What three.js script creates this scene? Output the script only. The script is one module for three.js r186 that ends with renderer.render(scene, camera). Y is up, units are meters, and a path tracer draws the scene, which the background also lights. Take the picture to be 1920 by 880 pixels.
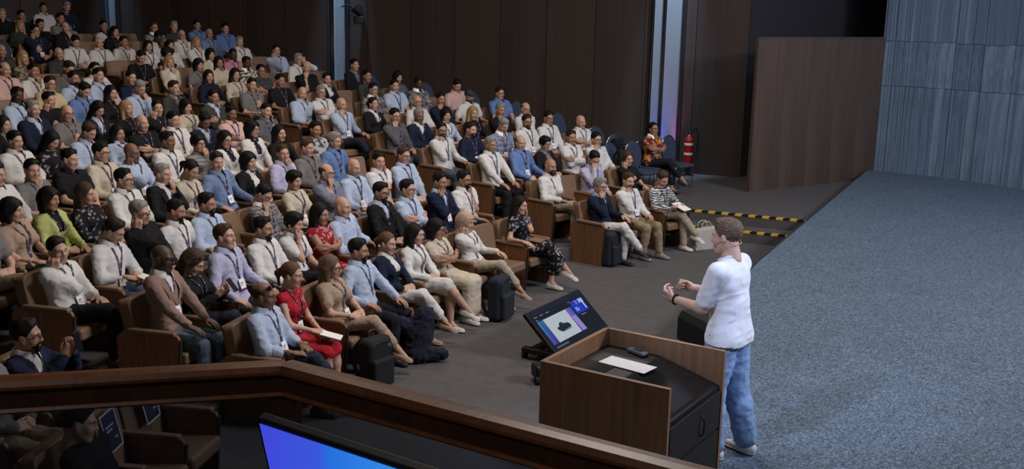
import * as THREE from 'three';
import { RoundedBoxGeometry } from 'three/addons/geometries/RoundedBoxGeometry.js';
import { mergeGeometries } from 'three/addons/utils/BufferGeometryUtils.js';
import { RectAreaLightUniformsLib } from 'three/addons/lights/RectAreaLightUniformsLib.js';
RectAreaLightUniformsLib.init();

// ------------------------------------------------------------------ camera, lights, exposure
const scene = new THREE.Scene();
const camera = new THREE.PerspectiveCamera(24.492, 1920 / 880, 0.1, 120);
camera.position.set(0, 3.891, 0);
camera.rotation.order = 'YXZ';
camera.rotation.set(-0.21356, 0, 0.02202);
scene.add(camera);
const renderer = new THREE.WebGLRenderer({ antialias: true });
renderer.toneMapping = THREE.LinearToneMapping;
renderer.toneMappingExposure = 1.05;
renderer.shadowMap.enabled = true;
scene.background = new THREE.Color(0x000000);

const taken = {};
function numbered(n) { const k = taken[n] = (taken[n] ?? -1) + 1; return k ? n + '_' + String(k).padStart(3, '0') : n; }
const V = (x, y, z) => new THREE.Vector3(x, y, z);
const CEIL = 8.2;                                     // ceiling height above the front floor
const LAMPS = [];                                     // [glowing face, light] pairs, filled by the two builders below
function areaLamp(name, label, [x, y, z], [tx, ty, tz], w, h, colour, power, group) {
  const g = new THREE.Group(); g.name = numbered(name); g.position.set(x, y, z); g.lookAt(tx, ty, tz);
  const housing = new THREE.Mesh(new RoundedBoxGeometry(w + 0.12, h + 0.12, 0.1, 2, 0.02), M('fixture'));
  housing.name = 'housing'; housing.position.z = -0.07;
  const face = new THREE.Mesh(new THREE.PlaneGeometry(w, h), new THREE.MeshStandardMaterial({ color: 0x222222, emissive: colour, emissiveIntensity: 1.2 }));
  face.name = 'diffuser'; face.position.z = -0.012;
  g.add(housing, face);
  const hang = new THREE.Mesh(new THREE.CylinderGeometry(0.02, 0.02, 1, 8), M('fixture'));
  hang.name = 'hanger'; g.add(hang);
  g.updateMatrixWorld(true);
  const inv = g.quaternion.clone().invert();
  const len = Math.max(0.2, CEIL - y);
  hang.scale.y = len; hang.quaternion.copy(inv); hang.position.copy(V(0, len / 2, 0).applyQuaternion(inv)).add(V(0, 0, -0.12));
  const L = new THREE.RectAreaLight(colour, power, w, h);
  L.position.set(0, 0, 0.01); L.rotation.y = Math.PI; L.name = 'light'; g.add(L);
  g.userData = { label, category: 'light fixture', group };
  scene.add(g); LAMPS.push([face, L]);
  return g;
}
function spotLamp(name, label, [x, y, z], [tx, ty, tz], colour, power, angle, penumbra, radius = 4, group) {
  const g = new THREE.Group(); g.name = numbered(name); g.position.set(x, y, z);
  const dir = V(tx - x, ty - y, tz - z).normalize();
  const q = new THREE.Quaternion().setFromUnitVectors(V(0, 0, 1), dir);
  const can = new THREE.Mesh(new THREE.CylinderGeometry(0.11, 0.09, 0.3, 24, 1, true).rotateX(Math.PI / 2), M('fixture'));
  can.name = 'can'; can.quaternion.copy(q); can.position.copy(dir).multiplyScalar(-0.16);
  const lens = new THREE.Mesh(new THREE.CircleGeometry(0.085, 24), new THREE.MeshStandardMaterial({ color: 0x222222, emissive: colour, emissiveIntensity: 2 }));
  lens.name = 'lens'; lens.quaternion.copy(q); lens.position.copy(dir).multiplyScalar(-0.1);
  const yoke = new THREE.Mesh(new THREE.TorusGeometry(0.16, 0.012, 8, 20, Math.PI), M('fixture'));
  yoke.name = 'yoke'; yoke.position.copy(dir).multiplyScalar(-0.16);
  g.add(can, lens, yoke);
  const L = new THREE.SpotLight(colour, power, 0, angle, penumbra, 2);
  L.position.copy(dir).multiplyScalar(0.02); L.target.position.copy(dir).multiplyScalar(5); L.name = 'light';
  L.castShadow = true; L.shadow.mapSize.set(2048, 2048); L.shadow.radius = radius; L.shadow.bias = -0.0005;
  g.add(L, L.target);
  g.userData = { label, category: 'light fixture', group };
  scene.add(g); LAMPS.push([lens, L]);
  return g;
}
function lights() {
  // dimmed house lights over the seating, hung under the ceiling
  const house = 'house lights over the seating';
  for (const [x, z, p, c] of [[-1.8, -11.0, 41, 0xfff5ec], [-5.2, -15.5, 23, 0xffe6d0], [0.2, -17.0, 28, 0xfff5ec], [-8, -20.5, 4, 0xffe6d0]])
    areaLamp('house_light', 'square dimmed house light panel hung above the seating tiers', [x + 2.4, 7.4, z + 0.9], [x, 0.6, z], 1.3, 1.3, c, p, house);
  areaLamp('house_light', 'square dimmed house light panel hung above the balcony box', [-2.6, 7.4, 1.2], [0.2, 1.0, -5.5], 1.2, 1.0, 0xfff5ec, 16, house);
  // the stage wash: blue white panels on the bar above the stage front
  areaLamp('stage_wash_light', 'blue white wash light panel hung over the middle of the stage', [6.0, 7.0, -9.5], [4.6, 0.6, -8.4], 1.6, 0.9, 0x9abcf8, 12, 'stage wash lights');
  areaLamp('stage_wash_light', 'blue white wash light panel hung over the stage by the grey boarded wall', [8.0, 7.0, -15.5], [9.0, 1.5, -20], 1.6, 0.9, 0xb8d0f0, 29, 'stage wash lights');
  // front light on the presenter
  spotLamp('profile_spotlight', 'black profile spotlight aimed at the presenter from the house', [-3.2, 7.2, -3.0], [1.7, 1.75, -7.6], 0xcfdcff, 150, 0.12, 0.8, 14);
  spotLamp('profile_spotlight', 'black profile spotlight aimed at the presenter from above the stage', [5.6, 7.4, -4.0], [1.7, 1.75, -7.6], 0xb8ccff, 215, 0.12, 0.8, 14);
  // stage light spilling onto the faces of the audience
  areaLamp('audience_wash_light', 'wide wash light panel hung above the stage facing the seats', [10.5, 7.0, -8.5], [-3.0, 1.2, -14.5], 2.4, 1.2, 0xfaf6fa, 85, 'audience wash lights');
}

// ------------------------------------------------------------------ seeded noise and textures
function rng(seed) { let s = seed >>> 0; return () => { s = (s + 0x6d2b79f5) | 0; let t = Math.imul(s ^ (s >>> 15), 1 | s); t = (t + Math.imul(t ^ (t >>> 7), 61 | t)) ^ t; return ((t ^ (t >>> 14)) >>> 0) / 4294967296; }; }
function hash3(x, y, z) { let h = (Math.imul(x, 374761393) + Math.imul(y, 668265263) + Math.imul(z, 2147483647 ^ 0x5bd1e995)) | 0; h = Math.imul(h ^ (h >>> 13), 1274126177); return ((h ^ (h >>> 16)) >>> 0) / 4294967296; }
function noise3(x, y, z) {
  const X = Math.floor(x), Y = Math.floor(y), Z = Math.floor(z); let fx = x - X, fy = y - Y, fz = z - Z;
  fx = fx * fx * (3 - 2 * fx); fy = fy * fy * (3 - 2 * fy); fz = fz * fz * (3 - 2 * fz);
  const l = (a, b, t) => a + (b - a) * t;
  const c = (i, j, k) => hash3(X + i, Y + j, Z + k);
  return l(l(l(c(0, 0, 0), c(1, 0, 0), fx), l(c(0, 1, 0), c(1, 1, 0), fx), fy), l(l(c(0, 0, 1), c(1, 0, 1), fx), l(c(0, 1, 1), c(1, 1, 1), fx), fy), fz);
}
function dataTexture(n, m, fn, srgb = true) {
  const d = new Uint8Array(n * m * 4);
  for (let j = 0; j < m; j++) for (let i = 0; i < n; i++) { const c = fn(i / n, j / m, i, j); const o = (j * n + i) * 4; d[o] = c[0]; d[o + 1] = c[1]; d[o + 2] = c[2]; d[o + 3] = 255; }
  const t = new THREE.DataTexture(d, n, m); t.wrapS = t.wrapT = THREE.RepeatWrapping; t.magFilter = THREE.LinearFilter; t.minFilter = THREE.LinearMipmapLinearFilter; t.generateMipmaps = true;
  if (srgb) t.colorSpace = THREE.SRGBColorSpace; t.needsUpdate = true; return t;
}
const tile = (u, f) => Math.floor(u * f);
function speckle(r, g, b, amp, seed, coarse = 0.5) {
  const R = rng(seed); const n = 512; const a = new Float32Array(n * n); for (let i = 0; i < n * n; i++) a[i] = R();
  return dataTexture(n, n, (u, v, i, j) => {
    const f = (a[j * n + i] + a[j * n + ((i + 1) % n)] + a[((j + 1) % n) * n + i]) / 3 - 0.5;
    const q = 16; const x = u * q, y = v * q, xi = Math.floor(x), yi = Math.floor(y), fx = x - xi, fy = y - yi;
    const h = (p, s) => a[((s % q) * 7) * n + (p % q) * 11];
    const c = (h(xi, yi) * (1 - fx) + h(xi + 1, yi) * fx) * (1 - fy) + (h(xi, yi + 1) * (1 - fx) + h(xi + 1, yi + 1) * fx) * fy - 0.5;
    const k = 1 + amp * (f * 2 + c * coarse); return [r * k, g * k, b * k].map((q2) => Math.max(0, Math.min(255, q2)));
  });
}
function woodTexture(r, g, b, seed, amp = 0.35) {
  return dataTexture(256, 512, (u, v) => {
    const w = noise3(u * 40, v * 2.2, seed) * 0.6 + noise3(u * 110, v * 5, seed + 9) * 0.4 + (noise3(u * 5, v * 0.8, seed + 3) - 0.5) * 0.7;
    const k = 1 + amp * (w - 0.5); return [Math.min(255, r * k), Math.min(255, g * k), Math.min(255, b * k)];
  });
}
const MAT = {};
function M(key) {
  if (MAT[key]) return MAT[key];
  const S = (o) => new THREE.MeshStandardMaterial(o);
  const make = {
    fixture: () => S({ color: 0x101114, roughness: 0.6, metalness: 0.3 }),
    leather: () => S({ map: speckle(128, 101, 80, 0.10, 5), roughness: 0.5, bumpMap: null }),
    leather2: () => S({ map: speckle(121, 95, 75, 0.10, 6), roughness: 0.52 }),
    seatwood: () => S({ map: woodTexture(120, 84, 56, 12, 0.3), roughness: 0.55 }),
    seatdark: () => S({ color: 0x1b1411, roughness: 0.7 }),
    podium: () => S({ map: woodTexture(142, 106, 78, 31, 0.22), roughness: 0.45 }),
    wall: () => S({ map: woodTexture(58, 45, 40, 51, 0.3), roughness: 0.62 }),
    wall1: () => S({ map: woodTexture(62, 48, 42, 57, 0.3), roughness: 0.6 }),
    wall2: () => S({ map: woodTexture(54, 42, 38, 59, 0.3), roughness: 0.64 }),
    wallgap: () => S({ color: 0x120d0b, roughness: 0.8 }),
    slab: () => S({ map: woodTexture(84, 69, 61, 63, 0.25), roughness: 0.6 }),
    darkwall: () => S({ color: 0x2b272f, roughness: 0.85 }),
    ceiling: () => S({ color: 0x1c1a19, roughness: 0.9 }),
    carpet: () => S({ map: speckle(81, 78, 78, 0.2, 21), roughness: 0.98 }),
    stage: () => S({ map: speckle(85, 101, 117, 0.6, 22, 0.1), roughness: 0.96 }),
    stageside: () => S({ color: 0x22252a, roughness: 0.9 }),
    steel: () => S({ color: 0x9aa3ad, roughness: 0.42, metalness: 0.35 }),
    chrome: () => S({ color: 0xc8c8cc, roughness: 0.2, metalness: 1 }),
    black: () => S({ color: 0x0b0c0f, roughness: 0.5 }),
    blackmatte: () => S({ color: 0x0e0f12, roughness: 0.85 }),
    blackgloss: () => S({ color: 0x08090c, roughness: 0.22 }),
    bagnavy: () => S({ color: 0x161d29, roughness: 0.85 }),
    bagblack: () => S({ color: 0x0e1118, roughness: 0.88 }),
    chairblue: () => S({ map: speckle(52, 62, 84, 0.2, 41), roughness: 0.95 }),
    chairteal: () => S({ map: speckle(46, 118, 138, 0.2, 42), roughness: 0.95 }),
    red: () => S({ color: 0xa01a22, roughness: 0.35 }),
    paper: () => S({ color: 0xe9e7e2, roughness: 0.85 }),
    tape: () => S({ color: 0xd8b23a, roughness: 0.7 }),
    tapeblack: () => S({ color: 0x111111, roughness: 0.7 }),
    rail: () => S({ map: woodTexture(104, 62, 36, 71, 0.35), roughness: 0.38 }),
    raildark: () => S({ map: woodTexture(58, 34, 22, 73, 0.35), roughness: 0.5 }),
    brass: () => S({ color: 0x8a5f33, roughness: 0.4, metalness: 0.3 }),
    pane: () => new THREE.MeshPhysicalMaterial({ color: 0xb4b8be, roughness: 0.02, transmission: 1, thickness: 0, ior: 1.5 }),
    concrete0: () => S({ map: boardTexture(108, 126, 146, 81), roughness: 0.85 }),
    concrete1: () => S({ map: boardTexture(99, 117, 138, 82), roughness: 0.85 }),
    concrete2: () => S({ map: boardTexture(117, 135, 154, 83), roughness: 0.85 }),
    lens: () => S({ color: 0x0a0a0a, roughness: 0.05 }),
    eyeframe: () => S({ color: 0x0d0c0c, roughness: 0.3 }),
    white: () => S({ color: 0xe8e8e8, roughness: 0.7 }),
    greyplastic: () => S({ color: 0x5b6068, roughness: 0.4 }),
    totebag: () => S({ color: 0xb9b4ac, roughness: 0.8 }),
    lanyard: () => S({ map: lanyardTexture(), roughness: 0.75, side: THREE.DoubleSide }),
    badge: () => S({ map: badgeTexture(), roughness: 0.6 }),
  }[key];
  return (MAT[key] = make());
}
function boardTexture(r, g, b, seed) {
  return dataTexture(128, 512, (u, v) => {
    const k = 1 + 0.3 * (noise3(u * 46, v * 3, seed) - 0.5) + 0.18 * (noise3(u * 4, v * 7, seed + 5) - 0.5) + 0.12 * (noise3(u * 90, v * 120, seed + 7) - 0.5);
    return [Math.min(255, r * k), Math.min(255, g * k), Math.min(255, b * k)];
  });
}
function canvasTexture(w, h, draw) { const c = document.createElement('canvas'); c.width = w; c.height = h; draw(c.getContext('2d'), w, h); const t = new THREE.CanvasTexture(c); t.colorSpace = THREE.SRGBColorSpace; t.magFilter = THREE.LinearFilter; return t; }
function lanyardTexture() {
  const t = canvasTexture(32, 256, (c, w, h) => {
    c.fillStyle = '#14162c'; c.fillRect(0, 0, w, h);
    for (let i = 0; i < 4; i++) { const y = i * 64; c.fillStyle = '#c9cbd8'; c.fillRect(10, y + 6, 12, 22); c.fillStyle = '#14162c'; c.fillRect(14, y + 12, 8, 4); c.fillRect(10, y + 20, 8, 3); c.fillStyle = '#8a2f5a'; c.fillRect(4, y + 36, 24, 7); c.fillStyle = '#3b4ea8'; c.fillRect(4, y + 48, 24, 6); }
  });
  t.wrapS = t.wrapT = THREE.RepeatWrapping; return t;
}
function badgeTexture() {
  return canvasTexture(96, 128, (c, w, h) => { c.fillStyle = '#eceaf0'; c.fillRect(0, 0, w, h); c.fillStyle = '#2a2a33'; c.fillRect(14, 40, 56, 8); c.fillRect(14, 56, 40, 6); c.fillStyle = '#77777f'; c.fillRect(14, 70, 62, 4); c.fillStyle = '#3a2a60'; c.fillRect(0, 108, w, 20); c.fillStyle = '#9c3a6a'; c.fillRect(0, 104, w, 4); });
}
const CLOTH = {
  wh: [0.62, 0.61, 0.60], lb: [0.40, 0.48, 0.63], bu: [0.12, 0.20, 0.42], db: [0.16, 0.23, 0.38], nv: [0.012, 0.017, 0.04], bk: [0.011, 0.011, 0.013], gr: [0.16, 0.155, 0.15], gd: [0.10, 0.105, 0.12], gb: [0.17, 0.19, 0.25],
  cr: [0.52, 0.46, 0.36], pk: [0.50, 0.20, 0.27], pw: [0.58, 0.40, 0.36], li: [0.42, 0.42, 0.58], be: [0.36, 0.26, 0.19], gn: [0.42, 0.46, 0.17], rd: [0.40, 0.018, 0.03], ol: [0.045, 0.05, 0.045], rb: [0.25, 0.165, 0.135], ye: [0.55, 0.46, 0.27], yd: [0.32, 0.22, 0.08],
  kh: [0.27, 0.21, 0.135], ks: [0.38, 0.32, 0.24], je: [0.075, 0.105, 0.15], jb: [0.19, 0.285, 0.42], dk: [0.014, 0.015, 0.02], br: [0.04, 0.025, 0.02], dn: [0.022, 0.027, 0.045],
  st: [1, 1, 1], fl: [1, 1, 1], pl: [1, 1, 1], zb: [1, 1, 1], dt: [1, 1, 1], fw: [1, 1, 1], fr: [1, 1, 1], or: [1, 1, 1], gs: [1, 1, 1], lp: [1, 1, 1], pb: [1, 1, 1],
};
const HAIRC = { k: [0.006, 0.005, 0.005], d: [0.017, 0.011, 0.008], n: [0.05, 0.029, 0.017], a: [0.10, 0.05, 0.028], b: [0.12, 0.078, 0.048], p: [0.10, 0.064, 0.040], g: [0.22, 0.21, 0.20], y: [0.30, 0.19, 0.09], h: [0.42, 0.30, 0.22], w: [0.03, 0.035, 0.06] };
const SKIN = [null, [0.50, 0.30, 0.215], [0.37, 0.20, 0.13], [0.20, 0.105, 0.065], [0.075, 0.038, 0.024]];
const cmat = {};
let _wr; function wrinkles() { // creases of worn cloth: two layers of bent ridges
  if (_wr) return _wr; const n = 512, q = (x, y, z) => noise3(x, y, z);
  const per = (u, v, f, g, s) => { const a = q(u * f, v * g, s), b = q(u * f - f, v * g, s), c = q(u * f, v * g - g, s), d = q(u * f - f, v * g - g, s); return (a * (1 - u) + b * u) * (1 - v) + (c * (1 - u) + d * u) * v; };
  return (_wr = dataTexture(n, n, (u, v) => { const w = per(u, v, 5, 5, 11.3); const r = 1 - Math.abs(per((u + 0.16 * w) % 1, (v + 0.2 * w) % 1, 5, 9, 3.7) - 0.5) * 4, r2 = 1 - Math.abs(per(u, v, 13, 17, 8.1) - 0.5) * 4; const h = Math.max(0, Math.min(255, 110 + 90 * r * w + 38 * r2)); return [h, h, h]; }, false));
}
function cloth(key, rough = 0.88) { return (cmat['c' + key] ??= (() => { const m = new THREE.MeshPhysicalMaterial({ roughness: rough, specularIntensity: 0.35, vertexColors: true, bumpMap: wrinkles(), bumpScale: 0.024 }); m.color.setRGB(...CLOTH[key]); return m; })()); }
function hairMat(key) { return (cmat['h' + key] ??= (() => { const m = new THREE.MeshPhysicalMaterial({ roughness: 0.62, specularIntensity: 0.45, vertexColors: true }); m.color.setRGB(...HAIRC[key]); return m; })()); }
function skinMat(i) { return (cmat['s' + i] ??= (() => { const m = new THREE.MeshPhysicalMaterial({ roughness: 0.52, vertexColors: true, sheen: 0.1 }); m.color.setRGB(...SKIN[i]); return m; })()); }
function shoeMat(key) { return (cmat['f' + key] ??= (() => { const m = new THREE.MeshStandardMaterial({ roughness: 0.6 }); m.color.setRGB(...({ wh: [0.6, 0.58, 0.55], bk: [0.012, 0.012, 0.014], br: [0.07, 0.035, 0.02], ta: [0.33, 0.22, 0.14], gy: [0.2, 0.2, 0.2] })[key]); return m; })()); }

// ------------------------------------------------------------------ figures: distance fields meshed with surface nets
const cap = (a, b, ra, rb = ra, k = 0.03, n = null, s = 1) => ({ t: 0, a, b, ra, rb, k, n, s });
const ell = (c, r, k = 0.02) => ({ t: 1, c, r, k });
const sub = (p) => ({ ...p, sub: true });
function prep(p) {
  if (p.t === 0) {
    let bx = p.b.x - p.a.x, by = p.b.y - p.a.y, bz = p.b.z - p.a.z;
    if (p.n) { const t = (bx * p.n.x + by * p.n.y + bz * p.n.z) * (p.s - 1); bx += p.n.x * t; by += p.n.y * t; bz += p.n.z * t; }
    const bb = Math.max(1e-9, bx * bx + by * by + bz * bz), { a, n, s, ra } = p, dr = p.rb - p.ra;
    p.d = (x, y, z) => {
      let px = x - a.x, py = y - a.y, pz = z - a.z;
      if (n) { const t = (px * n.x + py * n.y + pz * n.z) * (s - 1); px += n.x * t; py += n.y * t; pz += n.z * t; }
      let h = (px * bx + py * by + pz * bz) / bb; h = h < 0 ? 0 : h > 1 ? 1 : h;
      px -= bx * h; py -= by * h; pz -= bz * h;
      return Math.sqrt(px * px + py * py + pz * pz) - ra - dr * h;
    };
    const R = Math.max(p.ra, p.rb);
    p.lo = [Math.min(p.a.x, p.b.x) - R, Math.min(p.a.y, p.b.y) - R, Math.min(p.a.z, p.b.z) - R]; p.hi = [Math.max(p.a.x, p.b.x) + R, Math.max(p.a.y, p.b.y) + R, Math.max(p.a.z, p.b.z) + R];
  } else {
    const { c, r } = p;
    p.d = (x, y, z) => { const X = (x - c.x) / r.x, Y = (y - c.y) / r.y, Z = (z - c.z) / r.z; const k0 = Math.sqrt(X * X + Y * Y + Z * Z); const k1 = Math.sqrt((X / r.x) ** 2 + (Y / r.y) ** 2 + (Z / r.z) ** 2); return k1 < 1e-6 ? -Math.min(r.x, r.y, r.z) : k0 * (k0 - 1) / k1; };
    p.lo = [c.x - r.x, c.y - r.y, c.z - r.z]; p.hi = [c.x + r.x, c.y + r.y, c.z + r.z];
  }
  return p;
}
function meshField(prims, cell, post = null) {
  prims.forEach(prep);
  const lo = [1e9, 1e9, 1e9], hi = [-1e9, -1e9, -1e9];
  for (const p of prims) if (!p.sub) for (let i = 0; i < 3; i++) { lo[i] = Math.min(lo[i], p.lo[i]); hi[i] = Math.max(hi[i], p.hi[i]); }
  const m = 2.5 * cell + 0.012; const n = [];
  for (let i = 0; i < 3; i++) { lo[i] -= m; n[i] = Math.ceil((hi[i] + m - lo[i]) / cell) + 1; }
  const [nx, ny, nz] = n, sy = nx, sz = nx * ny, F = new Float32Array(nx * ny * nz).fill(1);
  for (const pass of [false, true]) for (const p of prims) {
    if (!!p.sub !== pass) continue;
    const g = p.k + 2 * cell, i0 = [], i1 = [];
    for (let i = 0; i < 3; i++) { i0[i] = Math.max(0, Math.floor((p.lo[i] - g - lo[i]) / cell)); i1[i] = Math.min(n[i] - 1, Math.ceil((p.hi[i] + g - lo[i]) / cell)); }
    const k = p.k;
    for (let z = i0[2]; z <= i1[2]; z++) for (let y = i0[1]; y <= i1[1]; y++) {
      let o = z * sz + y * sy + i0[0];
      for (let x = i0[0]; x <= i1[0]; x++, o++) {
        let d = p.d(lo[0] + x * cell, lo[1] + y * cell, lo[2] + z * cell); const f = F[o];
        if (pass) { d = -d; const h = k - Math.abs(d - f); F[o] = (d > f ? d : f) + (h > 0 ? h * h / (4 * k) : 0); }
        else { const h = k - Math.abs(d - f); F[o] = (d < f ? d : f) - (h > 0 ? h * h / (4 * k) : 0); }
      }
    }
  }
  if (post) for (let z = 0, o = 0; z < nz; z++) for (let y = 0; y < ny; y++) for (let x = 0; x < nx; x++, o++) if (F[o] < 0.06) F[o] = post(F[o], lo[0] + x * cell, lo[1] + y * cell, lo[2] + z * cell);
  const vid = new Int32Array(nx * ny * nz).fill(-1), pos = [], idx = [];
  const off = [0, 1, sy, sy + 1, sz, sz + 1, sz + sy, sz + sy + 1];
  const E = [[0, 1], [2, 3], [4, 5], [6, 7], [0, 2], [1, 3], [4, 6], [5, 7], [0, 4], [1, 5], [2, 6], [3, 7]];
  let nv = 0;
  for (let z = 0; z < nz - 1; z++) for (let y = 0; y < ny - 1; y++) for (let x = 0; x < nx - 1; x++) {
    const o = z * sz + y * sy + x; let mask = 0;
    for (let i = 0; i < 8; i++) if (F[o + off[i]] < 0) mask |= 1 << i;
    if (mask === 0 || mask === 255) continue;
    let c = 0, X = 0, Y = 0, Z = 0;
    for (const [a, b] of E) { if (((mask >> a) & 1) === ((mask >> b) & 1)) continue; const fa = F[o + off[a]], fb = F[o + off[b]], t = fa / (fa - fb); X += (a & 1) + ((b & 1) - (a & 1)) * t; Y += ((a >> 1) & 1) + (((b >> 1) & 1) - ((a >> 1) & 1)) * t; Z += (a >> 2) + ((b >> 2) - (a >> 2)) * t; c++; }
    vid[o] = nv++; pos.push(lo[0] + (x + X / c) * cell, lo[1] + (y + Y / c) * cell, lo[2] + (z + Z / c) * cell);
  }
  const quad = (a, b, c, d, flip) => { if (a < 0 || b < 0 || c < 0 || d < 0) return; if (flip) idx.push(a, c, b, a, d, c); else idx.push(a, b, c, a, c, d); };
  for (let z = 1; z < nz - 1; z++) for (let y = 1; y < ny - 1; y++) for (let x = 1; x < nx - 1; x++) {
    const o = z * sz + y * sy + x, f = F[o] < 0;
    if (f !== F[o + 1] < 0) quad(vid[o - sy - sz], vid[o - sz], vid[o], vid[o - sy], !f);
    if (f !== F[o + sy] < 0) quad(vid[o - 1 - sz], vid[o - 1], vid[o], vid[o - sz], !f);
    if (f !== F[o + sz] < 0) quad(vid[o - 1 - sy], vid[o - sy], vid[o], vid[o - 1], !f);
  }
  const g = new THREE.BufferGeometry();
  g.setAttribute('position', new THREE.Float32BufferAttribute(pos, 3)); g.setIndex(idx); g.computeVertexNormals();
  return g;
}
function paint(g, fn) { const p = g.attributes.position, c = new Float32Array(p.count * 3); for (let i = 0; i < p.count; i++) { const q = fn ? fn(p.getX(i), p.getY(i), p.getZ(i)) : 1; if (q.length) { c[3 * i] = q[0]; c[3 * i + 1] = q[1]; c[3 * i + 2] = q[2]; } else c[3 * i] = c[3 * i + 1] = c[3 * i + 2] = q; } g.setAttribute('color', new THREE.BufferAttribute(c, 3)); const uv = new Float32Array(p.count * 2); for (let i = 0; i < p.count; i++) { uv[2 * i] = p.getX(i) + 0.8 * p.getZ(i); uv[2 * i + 1] = p.getY(i) + 0.35 * p.getZ(i); } g.setAttribute('uv', new THREE.BufferAttribute(uv, 2)); return g; }
function ruffle(g, amp, freq, seed, mask) { // cloth creases: push vertices along their normals
  const p = g.attributes.position, n = g.attributes.normal;
  for (let i = 0; i < p.count; i++) { const x = p.getX(i), y = p.getY(i), z = p.getZ(i); const w = noise3(x * freq + seed * 7.1, y * freq * 1.7 + seed, z * freq - seed * 3.3); const w2 = noise3(x * freq * 2.3 - seed, y * freq * 3.1 + seed * 5, z * freq * 2.3); const d = amp * ((Math.abs(w - 0.5) * 4 - 1) + 0.7 * (Math.abs(w2 - 0.5) * 4 - 1)) * (mask ? mask(x, y, z) : 1); p.setXYZ(i, x + n.getX(i) * d, y + n.getY(i) * d, z + n.getZ(i) * d); }
  g.computeVertexNormals(); return g;
}
function mirrored(g) { const q = g.clone(); const p = q.attributes.position; for (let i = 0; i < p.count; i++) p.setX(i, -p.getX(i)); const ix = q.index.array; for (let i = 0; i < ix.length; i += 3) { const t = ix[i]; ix[i] = ix[i + 1]; ix[i + 1] = t; } q.computeVertexNormals(); return q; }

// ---- head (origin between the ears, facing +z)
const headCache = {};
function headGeometry(fem, lod, age = 0) {
  const key = 'h' + fem + lod; if (headCache[key]) return headCache[key];
  const cell = [0.0045, 0.0086, 0.0114, 0.0155][lod]; const j = fem ? 0.92 : 1;
  const P = [ell(V(0, 0.035, -0.012), V(0.077, 0.088, 0.097), 0.03), ell(V(0, -0.03, 0.022), V(0.063 * j, 0.084, 0.070), 0.03), cap(V(-0.012, -0.098, 0.064), V(0.012, -0.098, 0.064), 0.019 * j, 0.019 * j, 0.03),
    cap(V(-0.052 * j, -0.04, 0), V(-0.02, -0.094, 0.055), 0.018, 0.015, 0.03), cap(V(0.052 * j, -0.04, 0), V(0.02, -0.094, 0.055), 0.018, 0.015, 0.03),
    cap(V(-0.042, 0.026, 0.074), V(-0.012, 0.024, 0.088), 0.011, 0.011, 0.02), cap(V(0.042, 0.026, 0.074), V(0.012, 0.024, 0.088), 0.011, 0.011, 0.02),
    ell(V(-0.042, -0.024, 0.062), V(0.024, 0.026, 0.024), 0.025), ell(V(0.042, -0.024, 0.062), V(0.024, 0.026, 0.024), 0.025),
    cap(V(0, 0.018, 0.090), V(0, -0.026, 0.110), 0.008, 0.012, 0.012), cap(V(-0.010, -0.031, 0.100), V(0.010, -0.031, 0.100), 0.009, 0.009, 0.01),
    cap(V(-0.016, -0.058, 0.087), V(0.016, -0.058, 0.087), 0.0075, 0.0075, 0.008), cap(V(-0.014, -0.069, 0.085), V(0.014, -0.069, 0.085), 0.0085, 0.0085, 0.008),
    ell(V(-0.079, -0.002, -0.006), V(0.011, 0.032, 0.019), 0.012), ell(V(0.079, -0.002, -0.006), V(0.011, 0.032, 0.019), 0.012),
    cap(V(0, -0.05, -0.028), V(0, -0.155, -0.045), fem ? 0.047 : 0.055, fem ? 0.049 : 0.058, 0.03),
    sub(ell(V(-0.032, 0.005, 0.100), V(0.019, 0.012, 0.018), 0.012)), sub(ell(V(0.032, 0.005, 0.100), V(0.019, 0.012, 0.018), 0.012))];
  const g = meshField(P, cell);
  paint(g, (x, y, z) => {
    const ax = Math.abs(x);
    if (z > 0.06 && ax < 0.026 && y > -0.078 && y < -0.052) return fem ? [0.85, 0.5, 0.5] : [0.85, 0.62, 0.6];
    if (z > 0.055 && ax > 0.012 && ax < 0.052 && Math.abs(y - 0.029 + ax * 0.06) < 0.006) return [0.28, 0.24, 0.22];
    if (z > 0.05 && ax > 0.012 && ax < 0.052 && Math.abs(y - 0.005) < 0.012) return [0.82, 0.74, 0.72];
    return 1;
  });
  const parts = [g];
  for (const s of [-1, 1]) { const e = new THREE.SphereGeometry(0.0125, lod < 2 ? 14 : 8, lod < 2 ? 10 : 6); e.translate(s * 0.0315, 0.005, 0.0785); parts.push(paint(e, (x, y, z) => { const d = Math.hypot(x - s * 0.0315, y - 0.005); return z > 0.08 && d < 0.0062 ? [0.06, 0.05, 0.05] : Math.abs(y - 0.005) > 0.0058 ? [0.8, 0.7, 0.68] : [1.7, 2.1, 2.6]; })); }
  return (headCache[key] = mergeGeometries(parts));
}
const hairCache = {};
const faceCut = (w = 0.07, top = 0.066, back = 0.0) => sub(ell(V(0, top - 0.125, 0.105), V(w + 0.012, 0.125, 0.105 - back), 0.016));
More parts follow.
